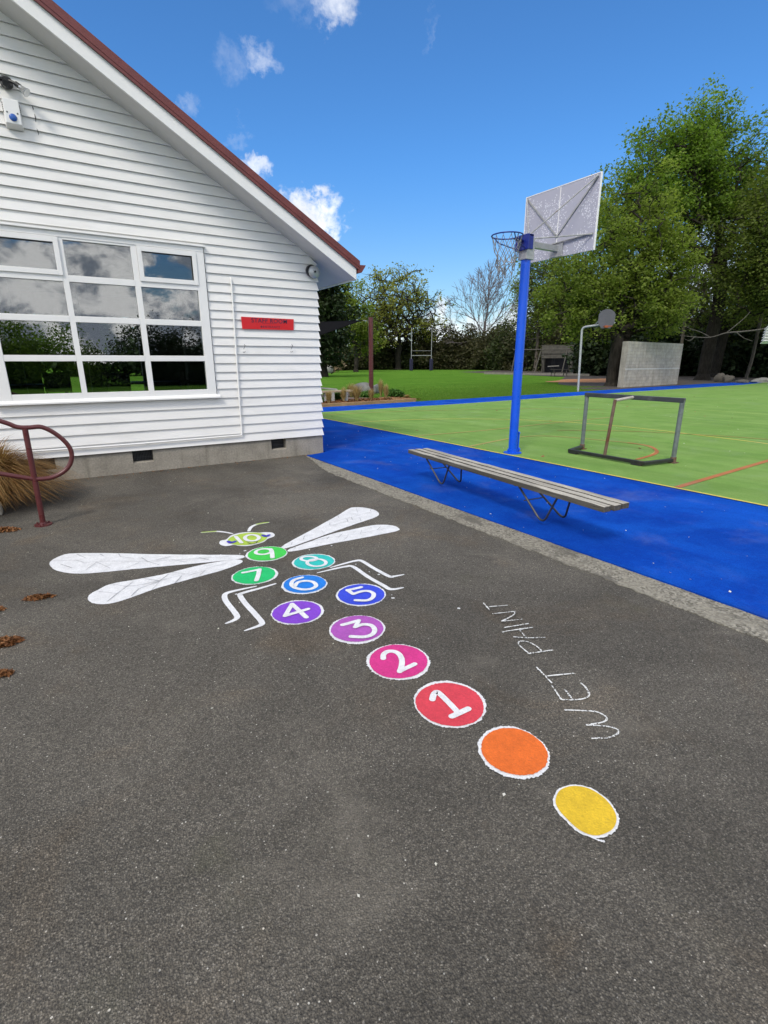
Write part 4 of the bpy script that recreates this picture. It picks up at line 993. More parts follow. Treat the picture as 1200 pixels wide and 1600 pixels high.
# ------------------------------------------------------------------ bench
BW = mk_wood('weathered_bench_timber', (.46, .43, .37), (.25, .23, .195), (.035, .03, .026), 1, .95)
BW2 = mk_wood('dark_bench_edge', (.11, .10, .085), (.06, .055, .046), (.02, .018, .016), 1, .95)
A0 = np.array([3.524, 2.299]); A1 = np.array([3.818, 5.414]); dv = (A1-A0); BLn = np.linalg.norm(dv); ang = math.atan2(dv[1], dv[0])-math.pi/2
be = empty('bench', 'long low weathered timber bench with hairpin steel legs on the blue turf', 'bench', (A0[0], A0[1], .016), ang)
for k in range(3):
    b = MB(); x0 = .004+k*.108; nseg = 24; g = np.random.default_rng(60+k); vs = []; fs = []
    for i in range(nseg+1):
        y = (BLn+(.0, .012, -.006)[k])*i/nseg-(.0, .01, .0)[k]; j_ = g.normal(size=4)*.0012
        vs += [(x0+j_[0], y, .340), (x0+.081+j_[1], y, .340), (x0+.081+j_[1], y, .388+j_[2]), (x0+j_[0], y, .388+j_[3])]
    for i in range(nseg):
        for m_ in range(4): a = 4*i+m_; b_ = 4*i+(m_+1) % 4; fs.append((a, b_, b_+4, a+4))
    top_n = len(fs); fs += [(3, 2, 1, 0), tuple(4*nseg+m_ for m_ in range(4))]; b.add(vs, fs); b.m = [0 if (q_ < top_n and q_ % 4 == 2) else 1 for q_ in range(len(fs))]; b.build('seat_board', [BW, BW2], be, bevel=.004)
for yy in (.80, 2.52):
    for xx, tilt in ((.10, .05), (.27, .16)):
        b = MB(); b.tube(fillet([(xx-.03, yy+.27, .338), (xx+tilt-.03, yy-.05, .010), (xx+.0, yy-.23, .338)], .10, 8), .0105, 10); b.build('leg', STEELD, be, smooth=60)
    b = MB(); b.tube([(.07, yy+.17, .20), (.31, yy+.17, .20)], .006, 8); b.build('brace_rod', STEELD, be); b = MB(); b.bar((.03, yy+.27, .334), (.33, yy+.27, .334), .03, .010); b.build('crossbar', STEELD, be); b = MB(); b.bar((.03, yy-.23, .334), (.33, yy-.23, .334), .03, .010); b.build('crossbar', STEELD, be)

# ------------------------------------------------------------------ netball / basketball pole
PX, PY = 6.43, 6.02
po = empty('basketball_pole', 'tall blue pole carrying a netted blue hoop and a speckled white backboard', 'hoop pole', (PX, PY, .022))
b = MB(); b.tube([(0, 0, 0), (0, 0, 3.02)], .072, 28); b.build('post', BLUEP, po, smooth=50)
b = MB(); b.tube([(0, 0, 0), (0, 0, .02)], .15, 24); b.tube([(0, 0, .02), (0, 0, .07)], .088, 24); b.tube([(.092, -.03, .06), (.092, -.03, .34)], .014, 8); b.tube([(.075, -.03, .34), (.10, -.03, .34)], .022, 8); b.tube([(.085, -.03, .06), (.12, -.03, .06)], .03, 10); b.build('base_collar', BLUEP, po, smooth=40)
b = MB(); b.box((-.085, -.085, 2.99), (.085, .085, 3.30)); b.build('sleeve', GALV, po, bevel=.006)
b = MB(); b.box((-.115, -.135, 3.115), (-.090, .135, 3.325)); b.box((-.092, -.10, 3.13), (.03, -.087, 3.33)); b.box((-.092, .087, 3.13), (.03, .10, 3.33)); b.box((-.095, -.10, 3.305), (.03, .10, 3.335)); b.build('hoop_bracket', BLUED, po, bevel=.004)
RC = Vector((5.885-PX, 5.90-PY, 3.245)); RR = .222
b = MB(); b.tube([(RC.x+RR*math.cos(a), RC.y+RR*math.sin(a), RC.z) for a in np.linspace(0, 2*np.pi, 49)[:-1]], .0095, 10, True)
b.bar((RC.x+RR-.02, RC.y+.03, RC.z), (-.10, .02, RC.z), .10, .012)
b.tube(fillet([(RC.x-.06, RC.y-.20, RC.z-.005), (RC.x+.0, RC.y-.17, RC.z-.07), (-.10, -.06, 3.135)], .05, 5), .008, 8)
b.tube(fillet([(RC.x-.06, RC.y+.20, RC.z-.005), (RC.x+.0, RC.y+.17, RC.z-.07), (-.10, .09, 3.135)], .05, 5), .008, 8)
for a in np.linspace(0, 2*np.pi, 13)[:-1]:
    c = Vector((RC.x+RR*math.cos(a), RC.y+RR*math.sin(a), RC.z-.013)); tv = Vector((-math.sin(a), math.cos(a), 0)); b.tube([c-tv*.012+Vector((0, 0, .01)), c+Vector((0, 0, -.008)), c+tv*.012+Vector((0, 0, .01))], .003, 5)
b.build('hoop_ring', BLUED, po, smooth=60)
b = MB(); n = 12; g = np.random.default_rng(5)
lev = [(0, .215), (.12, .19), (.20, .165), (.27, .145), (.33, .135), (.39, .128), (.45, .12)]
def knot(l, i, half):
    zz, rr = lev[l]; a = 2*np.pi*(i+half)/n; sagx = .02*math.sin(3*a+l); return Vector((RC.x+rr*math.cos(a), RC.y+rr*math.sin(a), RC.z-.02-zz*(1+.08*math.sin(a*2+1))+sagx*.3))
K = [[knot(l, i, .5*(l % 2))+Vector(g.normal(size=3)*(.0 if l < 2 else .006*l*.6)) for i in range(n)] for l in range(len(lev))]
for l in range(len(lev)-1):
    for i in range(n):
        for dd in ((0, -1) if l % 2 == 0 else (0, 1)):
            if l >= 4 and g.uniform() < .12: continue
            b.tube([K[l][i], K[l+1][(i+dd) % n]], .0042 if l < 3 else .0065, 5)
for i in (2, 5, 8, 10): b.tube([K[-1][i], K[-1][i]+Vector((.005, .004, -.05)), K[-1][i]+Vector((-.006, .0, -.10))], .004, 5)
b.build('net', simple('net_cord', (.20, .205, .21), .9, .3, 40, .2, dirt=(.45, .40, .33), dirt_amt=.7, dsc=14), po)
# arm and backboard
BU = 7.12-PX
b = MB(); b.bar((.085, 0, 3.215), (BU-.02, 0, 3.215), .075, .085); b.box((BU-.03, -.12, 3.095), (BU-.006, .12, 3.29)); b.build('arm', GALV, po, bevel=.004)
yl, yr, zb, zt = 6.74-PY, 5.345-PY, 3.095, 4.10
def mk_board():
    m, t, b, co = mat('backboard_paint')
    d_, c_ = t.vor(co, 55); s_ = t.sep(c_)[0]; n = t.noise(co, 2.2, 5, .6)
    k = t.math('MULTIPLY', t.math('LESS_THAN', d_, .42), t.math('GREATER_THAN', t.math('ADD', s_, t.math('MULTIPLY', t.math('SUBTRACT', n, .5), 3.4)), .72))
    f = t.mix(k, (.40, .395, .46), (.74, .74, .78)); f = t.mix(t.math('MULTIPLY', t.ss(t.noise(co, 3.5, 6), .5, .75), .4), f, (.32, .32, .38))
    out(t, b, f, .6, t.bump(k, .3, .002)); return m
BB = mk_board()
b = MB(); b.box((BU, yr, zb), (BU+.022, yl, zt)); bb = b.build('backboard', BB, po)
b = MB(); b.box((BU-.004, yr-.012, zb-.004), (BU+.026, yr, zt+.012)); b.box((BU-.004, yl, zb-.004), (BU+.026, yl+.012, zt+.012)); b.box((BU-.004, yr, zt), (BU+.026, yl, zt+.012)); b.build('edge_trim', TRIM, bb)
b = MB(); ym = (yl+yr)/2; b.box((BU-.006, ym-.006, zb+.18), (BU-.001, ym+.006, zt-.01)); b.build('seam_strip', TRIM, bb)
b = MB(); T0 = (.02, .0, 3.33)
b.tube([T0, (BU-.02, yr+.03, zt-.03)], .0095, 8); b.tube([T0, (BU-.02, yl-.03, zt-.03)], .0095, 8)
b.bar((BU-.012, ym-.02, 3.42), (BU-.012, yr+.03, zt-.03), .022, .012, (1, 0, 0)); b.bar((BU-.012, ym+.02, 3.42), (BU-.012, yl-.03, zt-.03), .022, .012, (1, 0, 0))
b.tube([(.06, -.02, 3.29), (BU-.012, yr+.03, 3.31)], .010, 8); b.bar((BU-.035, .08, 3.295), (BU-.012, yr+.03, 3.325), .03, .012); b.tube([(BU-.02, ym, 3.40), (BU-.004, ym, 3.40)], .018, 10)
b.build('stay', mk_rusty('stay_steel', (.36, .36, .35), amt=.25, rough=.5), po)

# ------------------------------------------------------------------ small goal frame
GS = mk_rusty('goal_grey_steel', (.16, .185, .18), (.30, .28, .25), .35, .5, .2, 9); GK = mk_rusty('goal_black_steel', (.022, .022, .022), (.10, .06, .035), .2, .45)
GRU = mk_rusty('goal_rusty_steel', (.16, .10, .07), (.11, .04, .015), .8, .7, 0, 9)
go = empty('goal_frame', 'small worn steel goal frame without a net on the green court', 'goal', (7.77, 5.64, .022))
lf, rt = Vector((0, 0, 0)), Vector((.06, -1.585, 0)); H_ = .945
b = MB(); b.tube([lf+Vector((0, 0, .03)), lf+Vector((.0, .01, H_))], .034, 16); b.build('upright', GS, go, smooth=50)
b = MB(); b.tube([rt+Vector((0, 0, .03)), rt+Vector((0, .0, H_-.01))], .034, 16); b.build('upright', GS, go, smooth=50)
b = MB(); b.bar(lf+Vector((0, .04, H_)), rt+Vector((0, -.03, H_-.01)), .07, .07); b.build('crossbar', simple('goal_dark_steel', (.04, .045, .047), .4, .25, 9, .2, dirt=(.15, .15, .15), dirt_amt=.5), go, bevel=.008)
bl0, br0 = Vector((-.53, -.16, .045)), Vector((-.575, -1.50, .045))
b = MB(); b.bar(lf+Vector((0, 0, .045)), bl0, .055, .05); b.bar(bl0+Vector((0, .027, 0)), br0-Vector((0, .027, 0)), .055, .05); b.bar(br0, rt+Vector((0, 0, .045)), .055, .05)
for p in (bl0+Vector((0, -.05, -.03)), br0+Vector((.0, .13, -.03))): b.box((p.x-.035, p.y-.10, -.0), (p.x+.035, p.y+.06, .022))
b.build('base_frame', GK, go, bevel=.006)
for p in (lf, rt): b = MB(); b.box((p.x-.06, p.y-.06, .0), (p.x+.06, p.y+.06, .012)); b.tube([p+Vector((0, 0, .012)), p+Vector((0, 0, .09))], .042, 14); b.build('foot_plate', GRU, go, smooth=40)
cm = Vector((.03, -.83, H_)); kn = Vector((-.50, -.86, H_-.03))
b = MB(); b.tube([cm, kn], .024, 12); b.build('brace_bar', simple('goal_pale_steel', (.42, .38, .34), .45, .2, 9, .2, dirt=(.2, .1, .06), dirt_amt=.6), go, smooth=50)
b = MB(); b.tube([kn+Vector((0, 0, .015)), Vector((-.553, -.83, .06))], .025, 12); b.build('brace_post', GRU, go, smooth=50)

# ------------------------------------------------------------------ middle distance
# shade sail and its maroon pole
pb = atY(580, 616, 26.3); mp = empty('sail_post', 'round maroon steel post standing in the garden bed', 'post', (pb[0], pb[1], -.03))
b = MB(); b.tube([(0, 0, 0), (.03, .02, 3.66)], .115, 24); b.build('post', MAROON, mp, smooth=40)
b = MB(); b.tube([(.03, .02, 3.66), (.03, .02, 3.68)], .12, 24); b.tube([(-.10, 0, 3.50), (-.17, -.02, 3.50)], .012, 8); b.build('cap', MAROON, mp, smooth=40)
tip = atY(567, 500.5, 26.2); c1 = atY(455, 503, 27.5); c2 = atY(452, 545, 19.5)
b = MB(); N_ = 14; vs = []; fs = []
tip, c1, c2 = map(np.array, (tip, c1, c2)); cen = (tip+c1+c2)/3
idx = {}
for i in range(N_+1):
    for j in range(N_+1-i):
        a, bb_, c_ = i/N_, j/N_, 1-i/N_-j/N_; p = tip*a+c1*bb_+c2*c_
        e = 1-27*a*bb_*c_; pull = .16*(4*a*bb_*(1-c_)+4*bb_*c_*(1-a)+4*a*c_*(1-bb_)); p = p+(cen-p)*pull; p = p+np.array([0, 0, .25*(a-.33)*(bb_-c_)])
        idx[i, j] = len(vs); vs.append(p)
for i in range(N_):
    for j in range(N_-i):
        fs.append((idx[i, j], idx[i+1, j], idx[i, j+1]))
        if i+j < N_-1: fs.append((idx[i+1, j], idx[i+1, j+1], idx[i, j+1]))
b.add(vs, fs); sail = b.build('shade_sail', simple('black_shade_cloth', (.010, .010, .011), 1., .1, 10, spec=.0), smooth=80); md = sail.modifiers.new('thick', 'SOLIDIFY'); md.thickness = .012
tag(sail, 'black triangular shade sail stretched towards the maroon post', 'shade sail')
b = MB(); e_ = np.array([pb[0]-.12, pb[1], 3.47]); b.tube([vs[idx[N_, 0]], e_], .012, 6); tag(b.build('sail_cable', GALV), 'thin cable between the shade sail and the maroon post', 'cable')
# garden bed
EDT = mk_wood('new_timber', (.36, .235, .125), (.27, .17, .085), (.13, .08, .045), 0)
b = MB(); p0, p1 = np.array([5.0, 16.42]), np.array([12.35, 17.02]); b.bar((*p0, .05), (*p1, .05), .10, .13); b.bar((p1[0]-.05, p1[1]+.06, .05), (p1[0]-.6, p1[1]+1.8, .05), .08, .12)
tag(b.build('timber_edging', EDT, bevel=.008), 'new timber edging along the front of the garden bed', 'edging')
b = MB(); b.slab([(5, 16.5), (12.25, 17.1), (12.0, 18.6), (10.8, 20.6), (14.4, 23.4), (13.2, 24.2), (9.5, 21.4), (5, 20)], -.03, .055)
structure(b.build('garden_bed', simple('bed_mulch', (.12, .075, .05), .95, .35, 9, .9, 45, dirt=(.05, .035, .025), dirt_amt=.6)), 'brown mulch of the garden bed')
g = np.random.default_rng(77); k = 2600
P = np.stack([g.uniform(5, 12.8, k), 0*np.arange(k), 0*np.arange(k)+.065], 1); P[:, 1] = 16.55+(P[:, 0]-5)*.085+g.uniform(0, 1.7, k); V, Fq = leaves_np(P, .06, g, .8, 2.2)
tag(np_mesh('bark_chips', V, Fq, DEADL, None, np.repeat(g.uniform(size=k), 4)), 'brown bark chips strewn on the garden bed', None, None, 'stuff')
for i, (px, py, h) in enumerate(((514, 631, .62), (537, 628, .7), (557.5, 627, .85), (580, 626, .62), (595, 619, .95), (603, 624, .8), (549, 619, .75), (636, 622, .2))):
    p = gp(px, py, .05); lab = ['blond tussock tied narrow at the left, in front of the low timber seat', 'blond tussock in front of the right end of the low timber seat', 'fuller blond tussock with spread top right of the timber seat', 'short blond tussock right in front of the maroon post', 'tall blond tussock just behind and right of the maroon post', 'thin blond tussock farthest right beside the green plants', 'spreading blond tussock behind the right end of the timber seat', 'tiny dry tuft on the tip of the garden bed'][i]
    grass_clump('tussock_plant', lab, 'grass plant', (p[0], p[1], .04), 260, h, .20 if i not in (2, 6) else .36, BLOND, 100+i, .009, 'blond tussocks in the garden bed', up=1., droop=.3)
def leafy(px, py, h, r, k, lab, seed, m=PLG, size=.07, name='garden_plant', cat='plant', z=.04, group='green plants in the garden bed', Y=None):
    p = gp(px, py, z) if Y is None else atY(px, py, Y); g = np.random.default_rng(seed)
    rt_ = empty(name, lab, cat, (p[0], p[1], z), group=group)
    d_ = g.normal(size=(k, 3)); d_ /= np.linalg.norm(d_, axis=1, keepdims=True); P = d_*(g.uniform(size=(k, 1))**.5)*np.array([r, r, h/2])+np.array([0, 0, h/2]); P[:, 2] = np.maximum(P[:, 2], .02)
    V, Fq = leaves_np(P, size, g, .3, 2.4); np_mesh('foliage', V, Fq, m, rt_, np.repeat(g.uniform(size=k), 4))
    st = P[::9]; V, Fq = tubes_np(np.zeros_like(st)+np.array([0, 0, .0]), st, np.full(len(st), .006), np.full(len(st), .003), 4); np_mesh('stem', V, Fq, BK1, rt_)
BK1 = mk_bark('grey_brown_bark', (.075, .062, .05), (.13, .115, .095)); BK2 = mk_bark('dark_bark', (.022, .019, .015), (.045, .039, .032)); BK3 = mk_bark('pale_twig_bark', (.08, .072, .062), (.14, .13, .118)); BK4 = mk_bark('purple_grey_bark', (.13, .11, .115), (.2, .175, .175))
leafy(527, 626, .34, .22, 240, 'dark green plant under the low timber seat', 41); leafy(615, 621, .36, .36, 420, 'bright green bushy plant right of the maroon post', 42); leafy(501, 631, .26, .16, 150, 'small green plant beside the building corner', 43); leafy(570, 621, .26, .3, 240, 'low green plant in front of the grey boulder', 44); leafy(626, 621, .24, .2, 160, 'small green plant at the right tip of the garden bed', 45)
def boulder(px, py, Y, rx, ry, rz_, lab, seed, m, z=0, group=None):
    p = atY(px, py, Y); g = np.random.default_rng(seed); nu, nv = 20, 12; k_ = g.normal(size=(6, 3))*2; ph = g.uniform(0, 6, 6); vs = []; fs = []
    for j in range(nv+1):
        for i in range(nu):
            th_, f_ = math.pi*j/nv, 2*math.pi*i/nu; d_ = np.array([math.sin(th_)*math.cos(f_), math.sin(th_)*math.sin(f_), math.cos(th_)])
            s = 1+sum(.055*math.sin(k_[q]@d_*1.3+ph[q]) for q in range(6)); s = round(s*14)/14*.5+s*.5; vs.append(d_*s*np.array([rx, ry, rz_]))
    for j in range(nv):
        for i in range(nu): fs.append((j*nu+i, j*nu+(i+1) % nu, (j+1)*nu+(i+1) % nu, (j+1)*nu+i))
    b = MB(); b.add(vs, fs); o = b.build('boulder', m, smooth=35); o.location = (p[0], p[1], z+rz_*.55); tag(o, lab, 'boulder', group)
STONE = mk_concrete('boulder_stone', (.26, .255, .235), (.14, .14, .12)); STONE2 = mk_concrete('brown_stone', (.11, .10, .085), (.09, .085, .07))
boulder(567, 617, 26.5, .62, .5, .36, 'large pale grey boulder in the garden bed left of the maroon post', 1, STONE, 0, 'boulders')
boulder(588, 615, 27.3, .26, .2, .26, 'small pale boulder just right of the maroon post', 2, STONE, 0, 'boulders')
boulder(1125, 592, 41.5, .36, .36, .42, 'brown boulder under the right hand trees, left of the close pair', 3, STONE2, 0, 'boulders')
boulder(1137, 594, 40.3, .42, .36, .36, 'brown boulder under the right hand trees, right of the close pair', 4, STONE2, 0, 'boulders')
boulder(1160, 597, 39, .75, .4, .20, 'flat low boulder at the far edge of the court', 5, STONE2, -.05, 'boulders')
boulder(1189, 596, 39.5, 1.0, .5, .26, 'long flat pale boulder near the right edge of the photo', 6, STONE, -.05, 'boulders')
boulder(513, 574, 85, .9, .7, .75, 'pale boulder far across the field under the dark trees', 7, STONE, 0, 'boulders')
# low timber seat behind the building corner
ls = empty('low_bench', 'low timber seat with pale top boards at the garden bed', 'seat', (8.1, 18.2, 0))
def sp(px, py, Y): p = atY(px, py, Y); return (p[0]-8.1, p[1]-18.2, p[2])
a, c = np.array(sp(478, 613, 19.9)), np.array(sp(549, 610.5, 21.0))
b = MB(); b.bar(a, c, .34, .07); b.build('seat_board', mk_wood('pale_timber', (.42, .34, .24), (.33, .27, .19), (.18, .14, .1), 0), ls, bevel=.006)
a2, c2_ = np.array(sp(470, 603.5, 22.0)), np.array(sp(526, 608.5, 22.5))
b = MB(); b.bar(a2, c2_, .30, .06); b.build('rear_board', mk_wood('grey_timber', (.42, .41, .38), (.33, .32, .3), (.2, .19, .18), 0), ls, bevel=.006)
for px in (493, 508, 520, 541):
    p = np.array(sp(px, 616, 20.3)); b = MB(); b.box((p[0]-.05, p[1]-.05, 0), (p[0]+.05, p[1]+.05, a[2]-.035)); b.build('leg', simple('pale_leg', (.42, .42, .40), .7, .15, 9), ls)
# rugby posts
ORY = 110.
rgp = empty('rugby_goal', 'tall white rugby goal with navy padded bases across the field', 'rugby goal', tuple(atY(657, 578, ORY)*np.array([1, 1, 0])))
RO = np.array(rgp.location); RWH = simple('rugby_white', (.27, .275, .28), .6); RNV = simple('navy_pad', (.018, .016, .05), .7)
L_, R__ = atY(642.5, 578, ORY)-RO, atY(673.5, 578, ORY)-RO
for p in (L_, R__):
    b = MB(); b.tube([(p[0], p[1], 0), (p[0], p[1], 8.5)], .075, 10); b.build('post', RWH, rgp, smooth=50)
    b = MB(); b.box((p[0]-.27, p[1]-.27, 0), (p[0]+.27, p[1]+.27, 2.35)); b.build('pad', RNV, rgp, bevel=.03)
b = MB(); b.tube([(L_[0], L_[1], 3.0), (R__[0], R__[1], 3.0)], .07, 10); b.build('crossbar', RWH, rgp, smooth=50); b = MB(); b.tube([(L_[0], L_[1], 3.95), (R__[0], R__[1], 3.95)], .035, 8); b.build('upper_rail', RWH, rgp, smooth=50)
# second hoop
b2 = gp(903, 612); h2 = empty('basketball_hoop', 'galvanised basketball post with a fan shaped grey backboard by the lawn', 'hoop pole', (b2[0], b2[1], 0))
O2 = np.array([b2[0], b2[1], 0]); top = atY(909.5, 511.5, 28.0)-O2; e = atY(945, 506.5, 27.2)-O2
b = MB(); b.tube([Vector(p) for p in fillet([(0, 0, 0), tuple(top), tuple(e)], .22, 7)], .055, 14); b.build('post', GALV, h2, smooth=50)
cbd = atY(948, 498.5, 27.0)-O2; fr_ = np.array([-.62, -.78, 0]); fr_ /= np.linalg.norm(fr_); sd_ = np.array([-fr_[1], fr_[0], 0])
ol = [(-.40, -.18), (-.22, -.44), (.22, -.44), (.40, -.18), (.40, .22), (.33, .34), (.2, .43), (.05, .47), (-.05, .47), (-.2, .43), (-.33, .34), (-.40, .22)]
b = MB(); vs = [cbd+sd_*x+np.array([0, 0, y]) for x, y in ol]; n = len(vs); b.add(list(vs)+[v-fr_*.03 for v in vs], [tuple(range(n)), tuple(range(2*n-1, n-1, -1))]+[(i, (i+1) % n, n+(i+1) % n, n+i) for i in range(n)])
b.build('backboard', simple('grey_backboard', (.085, .083, .10), .6, .12, 4), h2)
b = MB(); rc = cbd+fr_*.32+np.array([0, 0, -.36]); b.tube([rc+np.array([.22*math.cos(x), .22*math.sin(x), 0]) for x in np.linspace(0, 6.283, 25)[:-1]], .012, 6, True); b.bar(cbd+np.array([0, 0, -.36]), cbd+fr_*.12+np.array([0, 0, -.36]), .16, .10); b.build('hoop_ring', simple('orange_hoop', (.30, .07, .02), .5), h2, smooth=50)
b = MB(); b.tube([(top*.45+e*.55), cbd-fr_*.04+np.array([-.0, 0, .12])-sd_*.2], .022, 8); b.tube([tuple(e), tuple(cbd-fr_*.03+np.array([0, 0, -.3]))], .04, 8); b.build('stay', GALV, h2)
# concrete block volley wall
BWL = mk_concrete('block_wall', (.42, .395, .35), (.24, .22, .19), (.40, .2, .0))
pA, pB = np.array([30.3, 19.5]), np.array([37.9, 20.2]); dv = pB-pA; Lw = np.linalg.norm(dv); aw = math.atan2(dv[1], dv[0])
vw = empty('block_wall', 'grey concrete block volley wall with a white line at the edge of the court', 'wall', (pA[0], pA[1], -.03), aw)
b = MB(); b.box((0, 0, 0), (Lw, .38, 2.78)); b.build('blockwork', BWL, vw, bevel=.01)
b = MB(); b.box((.02, -.004, 1.10), (Lw-.01, .002, 1.155)); b.build('painted_line', simple('faded_white', (.5, .5, .48), .8, .2, 9), vw)
# swing frame, timber platform, table, sign
TIM = mk_wood('grey_play_timber', (.105, .097, .08), (.07, .065, .055), (.03, .028, .025), 0)
SY = 78.
sw = empty('swing_frame', 'long timber swing frame in front of the dark shrubs', 'swing', tuple(atY(845, 578, SY)*np.array([1, 1, 0]))); SO = np.array(sw.location)
sp_ = lambda px, py, Y=SY: atY(px, py, Y)-SO
b = MB(); b.tube([sp_(802, 546.5), sp_(889, 546)], .085, 10); b.build('beam', TIM, sw, smooth=50)
for tx, fx1, fx2 in ((806, 799, 810), (845.5, 835, 848), (886, 878, 890)):
    for fx_, dy in ((fx1, -1.2), (fx2, 1.2)):
        p, q_ = sp_(tx, 547.5), sp_(fx_, 579, SY+dy); q_[2] = 0; b = MB(); b.tube([p, q_], .075, 8); b.build('leg', TIM, sw, smooth=50)
for px in (822, 866):
    p = sp_(px, 546.5); b = MB()
    for s_ in (-.25, .25): b.tube([p+np.array([s_, 0, 0]), p+np.array([s_, 0, -2.7])], .012, 5)
    b.build('chain', STEELD, sw); b = MB(); b.box((p[0]-.28, p[1]-.1, p[2]-2.74), (p[0]+.28, p[1]+.1, p[2]-2.7)); b.build('swing_seat', BLACK, sw)
pf = empty('play_shelter', 'timber play shelter with a slatted front behind the swing frame', 'shelter', tuple(atY(872, 580, 82)*np.array([1, 1, 0]))); PO = np.array(pf.location); sp2 = lambda px, py, Y=82.: atY(px, py, Y)-PO
for y in (543, 549.5, 556.5):
    b = MB(); b.bar(sp2(847, y+.4), sp2(896, y), .08, .55); b.build('slat', TIM, pf)
for px, Y in ((849, 82.2), (893.5, 82.2), (851, 85), (893, 85)):
    p = sp2(px, 560, Y); b = MB(); b.box((p[0]-.13, p[1]-.13, 0), (p[0]+.13, p[1]+.13, 4.0)); b.build('post', TIM, pf)
b = MB(); q0, q1, q2, q3 = sp2(846, 540, 82), sp2(897, 540, 82), sp2(897, 540, 86), sp2(846, 540, 86); b.add([tuple(v+np.array([0, 0, s_])) for s_ in (0, .1) for v in (q0, q1, q2, q3)], [(0,1,2,3),(7,6,5,4),(0,4,5,1),(1,5,6,2),(2,6,7,3),(3,7,4,0)]); b.build('roof', TIM, pf)
q0, q1 = sp2(848, 580, 85.3), sp2(897, 580, 85.3); b = MB(); b.bar((q0[0], q0[1], 1.9), (q1[0], q1[1], 1.9), .08, 3.8); b.build('interior_shade', DARK2, pf)  # added dark sheet standing in for the shelter's shaded interior
b = MB(); b.bar(sp2(856, 572.5, 83), sp2(873, 571.5, 83), .3, .12); b.build('plank', simple('pale_plank', (.3, .29, .26), .8), pf)
te = MB(); a, c = atY(757, 581, 74), atY(922, 584, 62); te.bar((a[0], a[1], .08), (c[0], c[1], .08), .2, .28); tag(te.build('timber_border', simple('border_timber', (.2, .185, .15), .85, .2, 3)), 'long low timber border of the play area', 'edging')
pt = empty('picnic_table', 'dark timber picnic table on the grass before the play shelter', 'picnic table', tuple(gp(873, 588)*np.array([1, 1, 0])), -AZ)
TIMD = mk_wood('dark_table_timber', (.07, .065, .055), (.05, .045, .04), (.02, .02, .02), 0)
b = MB()
for k in range(4): b.box((-1., -.36+k*.185, .72), (1., -.36+k*.185+.165, .76))
b.build('tabletop', TIMD, pt)
for s_ in (-1, 1):
    b = MB(); b.box((-1., s_*.72-.13, .42), (1., s_*.72+.13, .46)); b.build('seat', TIMD, pt)
for x in (-.7, .7):
    for s_ in (-1, 1): b = MB(); b.bar((x, s_*.66, 0), (x, s_*.22, .72), .09, .05, (1, 0, 0)); b.build('leg', TIMD, pt)
    b = MB(); b.bar((x+.06, -.8, .38), (x+.06, .8, .38), .05, .09); b.build('bearer', TIMD, pt)
ns = gp(910, 585); nt = empty('notice_board', 'small grey notice board on a post under the trees', 'sign', (ns[0], ns[1], 0), -AZ); NS = np.array([ns[0], ns[1], 0]); Yn = ns@FH
b = MB(); b.box((-.06, -.06, 0), (.06, .06, 2.3)); b.build('post', TIMD, nt)
p = atY(917, 566.5, Yn)-NS; b = MB(); b.box((.08, -.10, p[2]-.38), (.95, -.06, p[2]+.38)); b.build('panel', simple('grey_notice', (.17, .175, .17), .7, .3, 5), nt)
# white louvred awning at the right edge
lv = atY(1186, 560, 34.5); la = empty('louvre_screen', 'white slatted louvre screen on grey posts at the right edge of the court', 'screen', (lv[0], lv[1], 0), 0)
for k in range(6):
    z = 2.74+.175*k; x0 = -.05+.035*k; b = MB(); b.bar((x0, 0, z), (6, -4.2, z), .34, .03, (.35, .5, 1)); b.build('slat', TRIM, la)
for f_ in (.16, .5, .9):
    b = MB(); b.box((6*f_-.04, -4.2*f_+.16, 0), (6*f_+.04, -4.2*f_+.24, 3.75)); b.build('post', GALV, la)

# ------------------------------------------------------------------ trees
LM1 = leafmat('spring_leaf', (.06, .10, .014), (.12, .165, .024), (.2, .24, .04), .45)
LM2 = leafmat('yellow_green_leaf', (.08, .12, .016), (.165, .215, .036), (.28, .335, .075), .55)
LM3 = leafmat('olive_leaf', (.055, .082, .014), (.11, .145, .028), (.19, .225, .05), .5)
LM4 = leafmat('dark_evergreen_leaf', (.010, .02, .007), (.02, .036, .011), (.038, .055, .016), .15)
LM5 = leafmat('fresh_oak_leaf', (.14, .155, .025), (.24, .25, .05), (.33, .33, .09), .5)
LM6 = leafmat('bright_green_leaf', (.075, .135, .016), (.14, .225, .032), (.23, .33, .06), .5)
LM7 = leafmat('brown_brush_leaf', (.035, .038, .016), (.065, .065, .028), (.11, .10, .048), .3)
LMH = leafmat('hedge_leaf', (.022, .036, .012), (.052, .068, .022), (.10, .115, .04), .3)
def gb(px, Y): p = atY(px, 577, Y); return (p[0], p[1], -.03)
gt = 'trees around the playing field'
# far oak
make_tree('oak_tree', 'broad round spring oak with sparse yellow green leaves behind the rugby goal', 'tree', gb(622, 124),
  [((0, 0, 13.6), (9.8, 9., 7.4), 3), ((-5, 0, 9.5), (5.8, 6, 4.6), 1.1), ((5., 0, 9.5), (5.8, 6, 4.6), 1.1)], trunk_line([(0, 0, 0), (.1, 0, 1.6), (0, .2, 3.2), (.3, 0, 5.5), (.2, 0, 8)], 3), 900, .75, LM5, BK2, 7, .34, .6, 1.5, 101, gt, tipr=.065, twigs=3, twig_len=1.7, twig_r=.05, flat=.5, shell=.6, inner=.0, keep=.5, gap=.35, gapf=.55, jit=.10)
